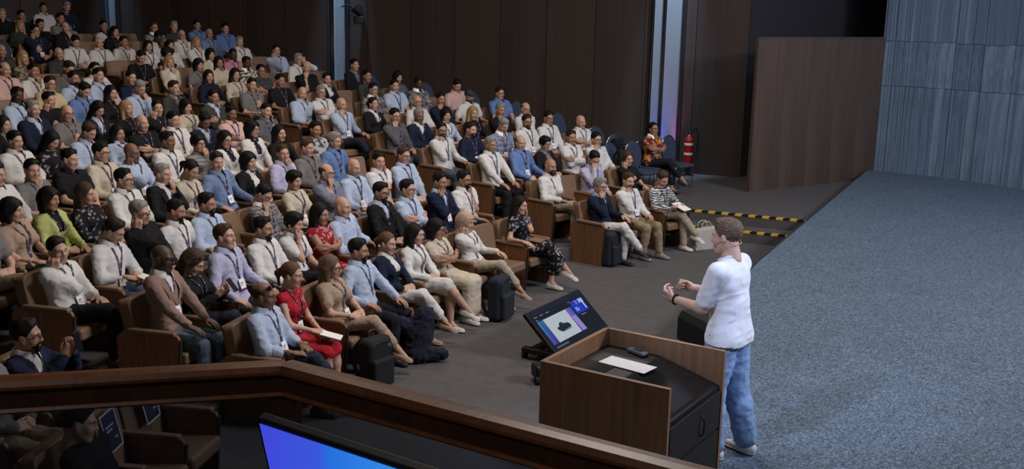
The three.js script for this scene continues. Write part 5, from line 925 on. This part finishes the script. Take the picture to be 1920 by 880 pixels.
// ------------------------------------------------------------------ person on the loose chair by the column
{
  const o = { lod: 1, fem: true, skin: 2, hair: 'pk', seed: 301, R2: rng(5), dx: 0, dh: 0, lean: 0.08, arms: 'xx', legs: 'c', top: { type: 'ss', col: 'or' }, yaw: -0.25, pitch: -0.05, roll: 0.05, build: 1.08, bottom: 'dk', crop: true, shoe: 'bk', shoeStyle: 'low', glasses: true, lanyard: false };
  const f = figure(o); f.name = numbered('person'); f.position.set(2.62, 0.4, -20.35); f.rotation.y = 0.75; f.userData = { label: 'person in orange patterned top and black trousers on loose chair by column', category: 'person' }; scene.add(f);
  const c = chairB.clone(); c.name = numbered('stacking_chair'); c.position.set(2.62 + 0.03, 0.4, -20.35 + 0.03); c.rotation.y = 0.75; c.userData = { label: 'blue grey stacking chair under the person in orange patterned top', category: 'chair' }; scene.add(c);
  const d = chairB.clone(); d.name = numbered('stacking_chair'); d.position.set(3.2, 0.4, -20.75); d.rotation.y = 0.75; d.userData = { label: 'empty stacking chair beside the person in orange patterned top', category: 'chair' }; scene.add(d);
}
// ------------------------------------------------------------------ the presenter
const SPK = [1.60, SH, -7.64], SPT = Math.atan2(-0.80, -0.60);
{
  const u = V(0, 0.99, 0.07).normalize(), F = V(0, -0.07, 0.99).normalize(), X = V(1, 0, 0), pel = V(0, 0.93, -0.02);
  const A = (t, f = 0, x = 0) => pel.clone().addScaledVector(u, t).addScaledVector(F, f).addScaledVector(X, x);
  const nb = A(0.53), HC = nb.clone().add(V(0.0, 0.158, 0.035)), J = { pel, u, F, X, nb, waist: A(0.15), chest: A(0.35), HC, sh: [A(0.468, 0, -0.19), A(0.468, 0, 0.19)] };
  J.hm = headMatrix(HC, 0.12, 0.10, 0.0, 1.0); J.hz = V(0.12, 0, 1).normalize();
  J.wr = [V(-0.15, 1.16, 0.38), V(0.13, 1.13, 0.37)]; J.el = [ik(J.sh[0], J.wr[0], 0.29, 0.265, V(-0.3, -0.9, -0.4)), ik(J.sh[1], J.wr[1], 0.29, 0.265, V(0.2, -1, -0.35))];
  J.hf = [V(0.35, 0.25, 0.85).normalize(), V(-0.15, 0.22, 0.95).normalize()]; J.hp = [V(0.75, -0.35, -0.2).normalize(), V(-0.75, 0.35, 0.1).normalize()]; J.hs = ['fist', 'pinch'];
  J.hip = [V(-0.09, 0.90, -0.01), V(0.09, 0.90, -0.01)]; J.kn = [V(-0.115, 0.49, -0.045), V(0.12, 0.49, 0.03)]; J.an = [V(-0.13, 0.09, -0.15), V(0.14, 0.09, -0.01)]; J.fd = [V(-0.25, 0, 0.97).normalize(), V(0.35, 0, 0.94).normalize()]; J.fu = [V(0, 1, 0), V(0, 1, 0)];
  const o = { lod: 0, fem: false, skin: 1, hair: 'wn', seed: 77, J, top: { type: 'te', col: 'wh' }, ease: 0.017, foldScale: 0.7, foldFreq: 6, sleeve: 1.3, bottom: 'jb', legEase: 0.038, shoe: 'wh', shoeStyle: 'high', lanyard: false, build: 1.0,
    hem: (e) => [cap(V(-0.085, 0.86, -0.02), V(0.085, 0.86, -0.02), 0.130 + e * 0.6, 0.130 + e * 0.6, 0.05, V(0, 0, 1), 1.06), sub(cap(V(-0.4, -0.13, 0), V(0.4, -0.13, 0), 1.0, 1.0, 0.006))] };
  const f = figure(o); f.name = numbered('person'); f.position.set(...SPK); f.rotation.y = SPT; f.scale.setScalar(1.03); f.userData = { label: 'person in white T-shirt and blue jeans standing behind the lectern, gesturing', category: 'person' }; scene.add(f);
  // wristwatch and headset microphone are worn
  const w = J.el[1].clone().lerp(J.wr[1], 0.93), ax = J.wr[1].clone().sub(J.el[1]).normalize(); const band = part(f, 'wristwatch', new THREE.TorusGeometry(0.033, 0.008, 8, 24), M('blackmatte')); band.position.copy(w); band.quaternion.setFromUnitVectors(Z_, ax); part(band, 'watch_face', cyl(0.016, 0.016, 0.008, 16), M('blackgloss'), [0, 0.036, 0]);
  const mic = part(f, 'headset_microphone', mergeGeometries([tube([[0.03, -0.07, 0.10], [0.06, -0.055, 0.075], [0.079, -0.02, 0.02], [0.084, -0.012, -0.02], [0.07, -0.035, -0.07], [0.0, -0.045, -0.105], [-0.07, -0.035, -0.07], [-0.084, -0.012, -0.02]], 0.0022, 40, 6), new THREE.SphereGeometry(0.006, 10, 8).translate(0.028, -0.071, 0.102)]), new THREE.MeshStandardMaterial({ color: 0xcfa58c, roughness: 0.5 })); mic.applyMatrix4(J.hm);
}
// ------------------------------------------------------------------ lectern (front panel towards the audience, open side to the right)
{
  const L = V(0.237, 0, -6.615), Bk = V(0.653, 0, -7.436), Rr = V(1.417, 0, -6.957), Fr = V(1.0, 0, -6.13);
  const c = L.clone().add(Bk).add(Rr).add(Fr).multiplyScalar(0.25), wx = Rr.clone().sub(Bk), wz = L.clone().sub(Bk); const w = wx.length(), d = wz.length(), turn = -Math.atan2(wx.z, wx.x);
  const t = thing('lectern', 'brown wooden lectern with raised sides and sloping black top on stage', 'lectern', [c.x, SH, c.z], turn); const h = 1.04, th = 0.03;
  const solid = (g) => planar(g, 1.0);
  const side = (z, name) => { const p = part(t, name, solid(rbox(w, h, th, 0.003)), M('podium'), [0, h / 2, z]); part(p, 'edge_band', box(w + 0.002, 0.005, th + 0.002), M('podium'), [0, h / 2 + 0.001, 0]); part(p, 'edge_band', box(0.005, h, th + 0.002), M('podium'), [w / 2 + 0.001, 0, 0]); };
  side(d / 2 - th / 2, 'side_panel'); side(-d / 2 + th / 2, 'side_panel');
  const fp = part(t, 'front_panel', solid(rbox(th, h, d - 2 * th, 0.003)), M('podium'), [-w / 2 + th / 2, h / 2, 0]); part(fp, 'edge_band', box(th + 0.002, 0.005, d), M('podium'), [0, h / 2 + 0.001, 0]);
  const s = new THREE.Shape([[-w / 2 + th, 0.08], [w / 2 - 0.02, 0.08], [w / 2 - 0.02, 0.80], [-0.02, 0.925], [-w / 2 + th, 0.925]].map(([a, b]) => new THREE.Vector2(a, b))); const bg = new THREE.ExtrudeGeometry(s, { depth: d - 2 * th - 0.004, bevelEnabled: false }); bg.translate(0, 0, -(d - 2 * th - 0.004) / 2); part(t, 'desk_body', bg, M('black'));
  const sl = Math.atan2(0.125, w / 2), touch = part(t, 'sloping_top', rbox(w / 2 - 0.03, 0.012, d - 2 * th - 0.05, 0.004), M('blackgloss'), [w / 4 - 0.02, 0.871, 0], [0, 0, -sl]); part(touch, 'frame', box(w / 2 - 0.02, 0.006, d - 2 * th - 0.03), M('blackmatte'), [0, -0.004, 0]);
  part(t, 'cover_flap', rbox(0.26, 0.006, 0.30, 0.002), M('blackgloss'), [-w / 4 - 0.06, 0.929, 0.10]);
  const dr = part(t, 'drawer', rbox(0.02, 0.26, d - 2 * th - 0.04, 0.004), M('blackmatte'), [w / 2 - 0.008, 0.64, 0]); part(dr, 'handle', tube([[0.012, 0.06, -0.08], [0.03, 0.04, -0.08], [0.03, -0.06, -0.08], [0.012, -0.08, -0.08]], 0.005, 14), M('black')); part(t, 'cabinet_door', rbox(0.02, 0.4, d - 2 * th - 0.04, 0.004), M('blackmatte'), [w / 2 - 0.008, 0.29, 0]); part(t, 'lock', cyl(0.007, 0.007, 0.012, 12), M('chrome'), [w / 2 + 0.006, 0.42, 0.05], [0, 0, Math.PI / 2]);
  part(t, 'plinth', box(w - 0.04, 0.08, d - 0.06), M('black'), [0, 0.04, 0]);
  t.updateMatrixWorld(true);
  const lay = (name, label, cat, geo, m, x, y, z, r = 0) => { const o = thing(name, label, cat, [0, 0, 0]); part(o, name === 'presenter_remote' ? 'casing' : 'sheet', geo, m); const p = t.localToWorld(V(x, y, z)); o.position.copy(p); o.rotation.y = turn + r; return o; };
  lay('paper_sheet', 'white sheet of paper lying on the lectern top', 'paper', rbox(0.36, 0.004, 0.17, 0.002), M('white'), -0.10, 0.932, -0.10, -0.1);
  const m = lay('presenter_remote', 'grey plastic remote control on the lectern top', 'remote', rbox(0.07, 0.03, 0.17, 0.014, 4), M('greyplastic'), -0.15, 0.942, -0.36, 1.2); part(m, 'button_pad', rbox(0.045, 0.006, 0.07, 0.002), M('black'), [0, 0.016, 0.01]);
  const cap0 = thing('bottle_cap', 'small blue ring on the lectern top', 'cap'); part(cap0, 'ring', new THREE.TorusGeometry(0.018, 0.006, 8, 20), new THREE.MeshStandardMaterial({ color: 0x2a2ac8, roughness: 0.4 }), null, [Math.PI / 2, 0, 0]); cap0.position.copy(t.localToWorld(V(-0.22, 0.936, 0.30)));
}
// ------------------------------------------------------------------ confidence monitor on the floor before the stage
{
  const yaw = -1.0319, tl = -25.9442 + 8 * Math.PI, e1 = V(Math.cos(yaw), 0, Math.sin(yaw)), perp = V(-e1.z, 0, e1.x), e2 = V(0, Math.cos(tl), 0).addScaledVector(perp, Math.sin(tl)); const n = e1.clone().cross(e2); const m4 = new THREE.Matrix4().makeBasis(e1, e2, n);
  const t = thing('floor_monitor', 'tilted flat screen on floor before stage showing black shoe slide', 'screen', [0.6652, 0.3266, -11.891]); t.quaternion.setFromRotationMatrix(m4); const w = 1.277, h = 0.575;
  part(t, 'casing', rbox(w, h, 0.05, 0.012), M('black'), [0, 0, -0.027]);
  const scr = canvasTexture(1280, 576, (c, W, H) => {
    c.fillStyle = '#14161f'; c.fillRect(0, 0, W, H); c.fillStyle = '#1c2030'; c.fillRect(0, 0, W, 60); c.fillStyle = '#9aa3b8'; for (const [x, y, l] of [[60, 84, 70], [190, 84, 84], [330, 84, 80], [60, 128, 50], [870, 84, 40], [960, 300, 120]]) c.fillRect(x, y, l, 9);
    const x0 = 60, y0 = 150, w0 = 800, h0 = 340; c.fillStyle = '#2f6fd0'; c.fillRect(x0, y0, w0, h0); const g = c.createLinearGradient(x0, y0, x0 + 130, y0 + h0); g.addColorStop(0, '#3ba0d8'); g.addColorStop(1, '#5a3fc0'); c.fillStyle = g; c.fillRect(x0, y0, 130, h0);
    c.fillStyle = '#141a30'; for (let i = 0; i < 4; i++) { c.save(); c.translate(x0 + 30 + i * 30, y0); c.transform(1, 0, 0.12, 1, 0, 0); c.fillRect(0, 0, 12, h0); c.restore(); }
    c.fillStyle = '#cfd8e2'; c.fillRect(x0 + 130, y0, 540, h0); c.fillStyle = '#8f5fd0'; c.beginPath(); c.moveTo(x0 + 670, y0); c.lineTo(x0 + 730, y0); c.lineTo(x0 + 800, y0 + h0); c.lineTo(x0 + 690, y0 + h0); c.fill(); c.fillStyle = '#e8ecf4'; for (let i = 0; i < 3; i++) { c.save(); c.translate(x0 + 700 + i * 34, y0 + 120); c.transform(1, 0, 0.12, 1, 0, 0); c.fillRect(0, 0, 10, h0 - 120); c.restore(); }
    c.fillStyle = '#1a2430'; c.beginPath(); c.moveTo(330, 330); c.quadraticCurveTo(350, 300, 385, 318); c.quadraticCurveTo(420, 262, 470, 268); c.lineTo(520, 300); c.quadraticCurveTo(600, 300, 620, 340); c.quadraticCurveTo(630, 372, 590, 378); c.lineTo(400, 384); c.quadraticCurveTo(350, 378, 330, 330); c.fill(); c.strokeStyle = '#5c6c7c'; c.lineWidth = 4; for (let i = 0; i < 4; i++) { c.beginPath(); c.moveTo(450 + i * 22, 282 + i * 7); c.lineTo(478 + i * 22, 300 + i * 5); c.stroke(); } c.fillStyle = '#5f7080'; c.fillRect(380, 384, 230, 10);
    c.fillStyle = '#1f3fd8'; c.fillRect(900, 96, 300, 180); c.fillStyle = '#9fd0ff'; c.fillRect(1090, 96, 110, 60); c.fillStyle = '#b870e0'; c.fillRect(1010, 96, 40, 60); c.fillStyle = '#dfe6ff'; c.fillRect(930, 190, 60, 9); c.fillRect(930, 210, 90, 9); c.fillRect(930, 230, 70, 9); c.fillRect(1150, 130, 30, 120); c.fillStyle = '#0d1a60'; c.fillRect(1120, 150, 14, 126);
    c.fillStyle = '#8b93a8'; for (let i = 0; i < 7; i++) c.fillRect(80 + i * 40, 520, 22, 22);
  });
  part(t, 'display', new THREE.PlaneGeometry(w - 0.04, h - 0.035), new THREE.MeshStandardMaterial({ color: 0x050505, roughness: 0.3, emissive: 0xffffff, emissiveMap: scr, emissiveIntensity: 0.62 }), [0, 0, 0.0005]);
  const L = new THREE.RectAreaLight(0xbcd0ee, 0.5, w * 0.8, h * 0.8); L.position.set(0, 0, 0.01); L.rotation.y = Math.PI; L.name = 'light'; t.add(L);
  const s = thing('monitor_stand', 'black wheeled stand under the tilted floor screen', 'stand', [0.62, 0, -11.8], -yaw); part(s, 'foot', rbox(1.1, 0.06, 0.10, 0.015), M('black'), [0, 0.10, -0.12]); part(s, 'foot', rbox(1.1, 0.06, 0.1, 0.015), M('black'), [0, 0.10, 0.12]); for (const x of [-0.5, 0.5]) { part(s, 'cross_bar', rbox(0.08, 0.06, 0.5, 0.015), M('black'), [x, 0.1, 0]); for (const z of [-0.22, 0.22]) part(s, 'wheel', cyl(0.045, 0.045, 0.035, 18), M('blackmatte'), [x, 0.045, z], [Math.PI / 2, 0, 0]); }
  const q = thing('equipment_box', 'small black wheeled box on floor beside the tilted screen', 'equipment', [0.34, 0, -10.72], 0.3); part(q, 'body', rbox(0.18, 0.15, 0.2, 0.03), M('black'), [0, 0.12, 0]); for (const x of [-0.07, 0.07]) part(q, 'wheel', cyl(0.045, 0.045, 0.05, 16), M('blackmatte'), [x, 0.045, 0.08], [0, 0, Math.PI / 2]);
}
// stage wedge loudspeaker on the stage edge
{
  const t = thing('wedge_loudspeaker', 'black wedge loudspeaker on the stage edge behind the lectern', 'loudspeaker', [1.98, SH, -10.35], 0.4); const s = new THREE.Shape([[-0.2, 0], [0.2, 0], [0.2, 0.10], [0.02, 0.28], [-0.16, 0.28], [-0.2, 0.22]].map(([a, b]) => new THREE.Vector2(a, b))); const g = new THREE.ExtrudeGeometry(s, { depth: 0.5, bevelEnabled: true, bevelSize: 0.006, bevelThickness: 0.006, bevelSegments: 1 }); g.translate(0, 0, -0.25); part(t, 'cabinet', g, M('blackmatte')); part(t, 'grille', box(0.22, 0.006, 0.44), M('black'), [0.112, 0.196, 0], [0, 0, -0.785]);
}
// bags on the floor
function backpack(x, z, y, turn, s, mat, label) {
  const t = thing('backpack', label, 'backpack', [x, y, z], turn); t.scale.setScalar(s);
  part(t, 'body', rbox(0.32, 0.50, 0.17, 0.06, 4), M(mat), [0, 0.25, 0]); part(t, 'front_pocket', rbox(0.27, 0.28, 0.07, 0.03, 3), M(mat), [0, 0.17, 0.10]); part(t, 'zip', tube([[-0.135, 0.25, 0.088], [-0.13, 0.42, 0.088], [0, 0.465, 0.085], [0.13, 0.42, 0.088], [0.135, 0.25, 0.088]], 0.005, 24, 6), M('black'));
  part(t, 'top_handle', tube([[-0.06, 0.49, -0.03], [-0.04, 0.545, -0.04], [0.04, 0.545, -0.04], [0.06, 0.49, -0.03]], 0.011, 16, 8), M('black')); for (const q of [-0.1, 0.1]) part(t, 'shoulder_strap', tube([[q, 0.47, -0.08], [q * 1.15, 0.36, -0.16], [q * 1.2, 0.2, -0.15], [q * 1.1, 0.05, -0.09]], 0.02, 16, 8), M('black'));
  part(t, 'logo_patch', box(0.035, 0.035, 0.003), M('greyplastic'), [0.10, 0.42, 0.087]); return t;
}
backpack(-0.14, -12.95, 0, 1.15, 1.12, 'bagnavy', 'large navy backpack standing on floor before the person in cream top');
backpack(1.5, -15.9, 0, 1.0, 1.05, 'bagnavy', 'dark navy backpack standing before the seat of the dark blazer');
backpack(0.62, -15.25, 0, 1.4, 0.66, 'bagblack', 'small black backpack under the legs of the black floral dress');
backpack(-1.36, -10.45, 0, 0.9, 1.08, 'bagblack', 'bulging black backpack on floor between the front row legs and railing');
backpack(1.98, -20.4, 0.98, 0.75, 0.8, 'bagblack', 'black rucksack resting on a stacking chair by the wall');
backpack(1.98, -19.4, 0.9, 0.7, 0.8, 'bagblack', 'black bag hung on a stacking chair behind the third row');
{ // folded dark jacket over a bag
  const g = ruffle(meshField([cap(V(0, 0.12, 0), V(0.1, 0.5, 0), 0.16, 0.12, 0.06), cap(V(-0.05, 0.08, 0.05), V(0.25, 0.09, 0.12), 0.09, 0.08, 0.06), cap(V(0.05, 0.3, 0), V(-0.15, 0.42, -0.05), 0.12, 0.1, 0.06)], 0.02), 0.012, 14, 4); const t = thing('jacket_bundle', 'crumpled dark navy jacket heaped over the knees and floor', 'jacket', [-1.02, 0.0, -11.3], 0.4); part(t, 'fabric', g, new THREE.MeshStandardMaterial({ color: 0x12162a, roughness: 0.95 }));
  const b = thing('tote_bag', 'pale paper tote bag on floor below the crossed legs', 'bag', [3.12, 0, -17.2], 0.5); const s = new THREE.Shape([[-0.2, 0], [0.2, 0], [0.23, 0.34], [-0.23, 0.32]].map(([a, c]) => new THREE.Vector2(a, c))); const bg = new THREE.ExtrudeGeometry(s, { depth: 0.12, bevelEnabled: true, bevelSize: 0.01, bevelThickness: 0.02, bevelSegments: 2 }); bg.translate(0, 0, -0.06); part(b, 'sack', bg, M('totebag')); for (const z of [-0.05, 0.05]) part(b, 'handle', tube([[-0.1, 0.32, z], [-0.07, 0.44, z], [0.07, 0.44, z], [0.1, 0.32, z]], 0.008, 16, 6), M('totebag'));
}
// ------------------------------------------------------------------ things held by the audience
function held(idx, name, label, cat, build, off, rot) { const m = made[idx]; const t = thing(name, label, cat); build(t); const j = off(m); t.position.copy(m.f.localToWorld(j)); t.rotation.set(0, 0, 0); t.rotation.order = 'YXZ'; t.rotation.y = m.f.rotation.y + rot[1]; t.rotation.x = rot[0]; t.rotation.z = rot[2]; }
const findP = (k, top) => made.findIndex((m) => m.k === k && m.topc === top);
const phone = (t) => { part(t, 'casing', rbox(0.074, 0.15, 0.009, 0.004), M('blackgloss')); part(t, 'screen', new THREE.PlaneGeometry(0.066, 0.138), new THREE.MeshStandardMaterial({ color: 0x8a93a8, roughness: 0.2 }), [0, 0, -0.0052], [0, Math.PI, 0]); };
const book = (w, d) => (t) => { part(t, 'cover', rbox(w + 0.006, 0.006, d + 0.006, 0.002), M('bagnavy'), [0, -0.008, 0]); part(t, 'pages', rbox(w, 0.012, d, 0.002), M('paper')); };
held(findP(1, 'bl:nv/wh'), 'mobile_phone', 'mobile phone held up by the person in navy blazer by railing', 'phone', phone, (m) => V(0.0, 1.10, 0.42), [-0.3, 0, 0]);
held(findP(1, 'lo:bk'), 'mobile_phone', 'mobile phone in the hands of the person in black top', 'phone', phone, () => V(0.0, 0.92, 0.42), [-0.7, 0, 0]);
held(0 + findP(2, 'sh:wh') + 1, 'notebook', 'small white notebook of the writing person in white shirt', 'notebook', book(0.14, 0.2), () => V(-0.02, 0.70, 0.44), [0.35, 0.2, 0]);
held(findP(0, 'sl:rd'), 'notebook', 'open pale notebook on the lap of the red sleeveless dress', 'notebook', book(0.15, 0.21), () => V(0.0, 0.66, 0.42), [0.25, 0.3, 0]);
held(findP(0, 'ls:st'), 'notebook', 'white notes held by the person in striped top', 'notebook', book(0.21, 0.26), () => V(0.0, 0.72, 0.42), [0.35, 0.1, 0]);
held(findP(10, 'te:bk'), 'notebook', 'pale notebook of the writing person in black T-shirt', 'notebook', book(0.16, 0.2), () => V(0, 0.70, 0.42), [0.3, 0.1, 0]);
held(findP(0, 'dr:fl'), 'notebook', 'brown notebook on the lap of the black floral dress', 'notebook', (t) => { part(t, 'cover', rbox(0.24, 0.014, 0.18, 0.003), M('leather')); }, () => V(0.0, 0.675, 0.30), [0.1, 0.2, 0]);
// reserved cards on the empty seats behind the railing
{
  const ct = canvasTexture(128, 176, (c, w, h) => { c.fillStyle = '#c9ccd6'; c.fillRect(0, 0, w, h); c.fillStyle = '#1a2140'; c.fillRect(7, 7, w - 14, h - 14); c.fillStyle = '#a9b0c8'; c.fillRect(24, 60, 70, 8); c.fillRect(24, 78, 52, 8); c.fillRect(80, 120, 22, 10); });
  const cm = new THREE.MeshStandardMaterial({ map: ct, roughness: 0.7 });
  for (const [k, th, n] of [[0, 3.2728, 'nearer the wall'], [0, 3.3077, 'at the aisle']]) { const t = thing('seat_card', 'dark blue printed card with white border on empty seat back ' + n, 'card'); part(t, 'card', box(0.21, 0.297, 0.003), cm); const p = rowPos(k, th); const tr = rowTurn(th); t.position.set(p[0] + Math.sin(tr) * -0.085, 0.78, p[2] + Math.cos(tr) * -0.085); t.rotation.order = 'YXZ'; t.rotation.set(-0.2, tr, 0.06); }
}
// fire extinguisher on the wall
{
  const t = thing('fire_extinguisher', 'red fire extinguisher with black hose standing by the side wall', 'extinguisher', [3.62, 0.4, wallAt(3.62) + 0.28], 0.3);
  part(t, 'cylinder', new THREE.LatheGeometry([[0, 0.26], [0.088, 0.26], [0.095, 0.28], [0.095, 0.72], [0.085, 0.78], [0.04, 0.82], [0.03, 0.86], [0, 0.86]].map(([a, b]) => new THREE.Vector2(a, b)), 28), M('red')); for (const y of [0.46, 0.66]) part(t, 'label_band', cyl(0.0965, 0.0965, 0.05, 28), M('paper'), [0, y, 0]);
  part(t, 'valve', rbox(0.05, 0.06, 0.05, 0.01), M('black'), [0, 0.88, 0]); part(t, 'handle', tube([[0, 0.9, 0], [0.06, 0.94, 0.01], [0.12, 0.93, 0.01]], 0.009, 12), M('black')); part(t, 'hose', tube([[0, 0.88, 0.02], [0.10, 1.0, 0.03], [0.17, 0.9, 0.04], [0.16, 0.6, 0.06], [0.12, 0.42, 0.05]], 0.012, 28), M('black')); part(t, 'stand', cyl(0.03, 0.03, 0.26, 14), M('black'), [0, 0.13, 0]); part(t, 'stand_foot', cyl(0.12, 0.13, 0.02, 20), M('black'), [0, 0.01, 0]);
  const s = thing('wall_socket', 'small white wall socket beside the fire extinguisher', 'socket', [3.40, 1.02, wallAt(3.40) + 0.05], -0.351); part(s, 'plate', rbox(0.07, 0.11, 0.02, 0.005), M('white')); part(s, 'insert', box(0.04, 0.04, 0.005), M('greyplastic'), [0, 0, 0.011]);
}
// blue screen on the balcony, in front of the railing
{
  const A = V(-0.804, 2.55, -3.266), B = V(-0.303, 2.55, -2.928), e1 = B.clone().sub(A).normalize(), perp = V(-e1.z, 0, e1.x), ph = -0.22, dn = V(0, -Math.cos(ph), 0).addScaledVector(perp, Math.sin(ph)), e2 = dn.clone().negate(), n = e1.clone().cross(e2);
  const w = 1.12, h = 0.63, c = A.clone().addScaledVector(e1, w / 2).addScaledVector(dn, h / 2); const t = thing('balcony_screen', 'flat screen glowing blue and violet in front of balcony railing', 'screen', [c.x, c.y, c.z]); t.quaternion.setFromRotationMatrix(new THREE.Matrix4().makeBasis(e1, e2, n));
  part(t, 'casing', rbox(w + 0.02, h + 0.02, 0.04, 0.008), M('black'), [0, 0, -0.022]);
  const tx = canvasTexture(512, 288, (q, W, H) => { const g = q.createLinearGradient(0, 0, W * 0.8, H * 0.25); g.addColorStop(0, '#4a4ff0'); g.addColorStop(0.28, '#3f62f2'); g.addColorStop(0.34, '#2b7df8'); g.addColorStop(0.7, '#3fa4ff'); g.addColorStop(1, '#2f7df0'); q.fillStyle = g; q.fillRect(0, 0, W, H); });
  part(t, 'display', new THREE.PlaneGeometry(w - 0.012, h - 0.012), new THREE.MeshStandardMaterial({ color: 0x050505, roughness: 0.3, emissive: 0xffffff, emissiveMap: tx, emissiveIntensity: 0.75 }), [0, 0, 0.0005]);
  const L = new THREE.RectAreaLight(0x4a86ff, 0.5, w * 0.9, h * 0.9); L.position.set(0, 0, 0.01); L.rotation.y = Math.PI; L.name = 'light'; t.add(L);
  const s = part(t, 'stand_pole', cyl(0.025, 0.025, 0.7, 12), M('black'), [0, -0.5, -0.06]); part(t, 'stand_base', rbox(0.5, 0.03, 0.3, 0.01), M('black'), [0, -0.84, 0.0]);
}
// ------------------------------------------------------------------ shadows on, hand over
scene.traverse((o) => { if (o.isMesh) { o.castShadow = true; o.receiveShadow = true; } });
let tris = 0; scene.traverse((o) => { if (o.isMesh) tris += (o.geometry.index ? o.geometry.index.count : o.geometry.attributes.position.count) / 3; });
console.log('triangles', Math.round(tris), 'people', made.length);
renderer.render(scene, camera);
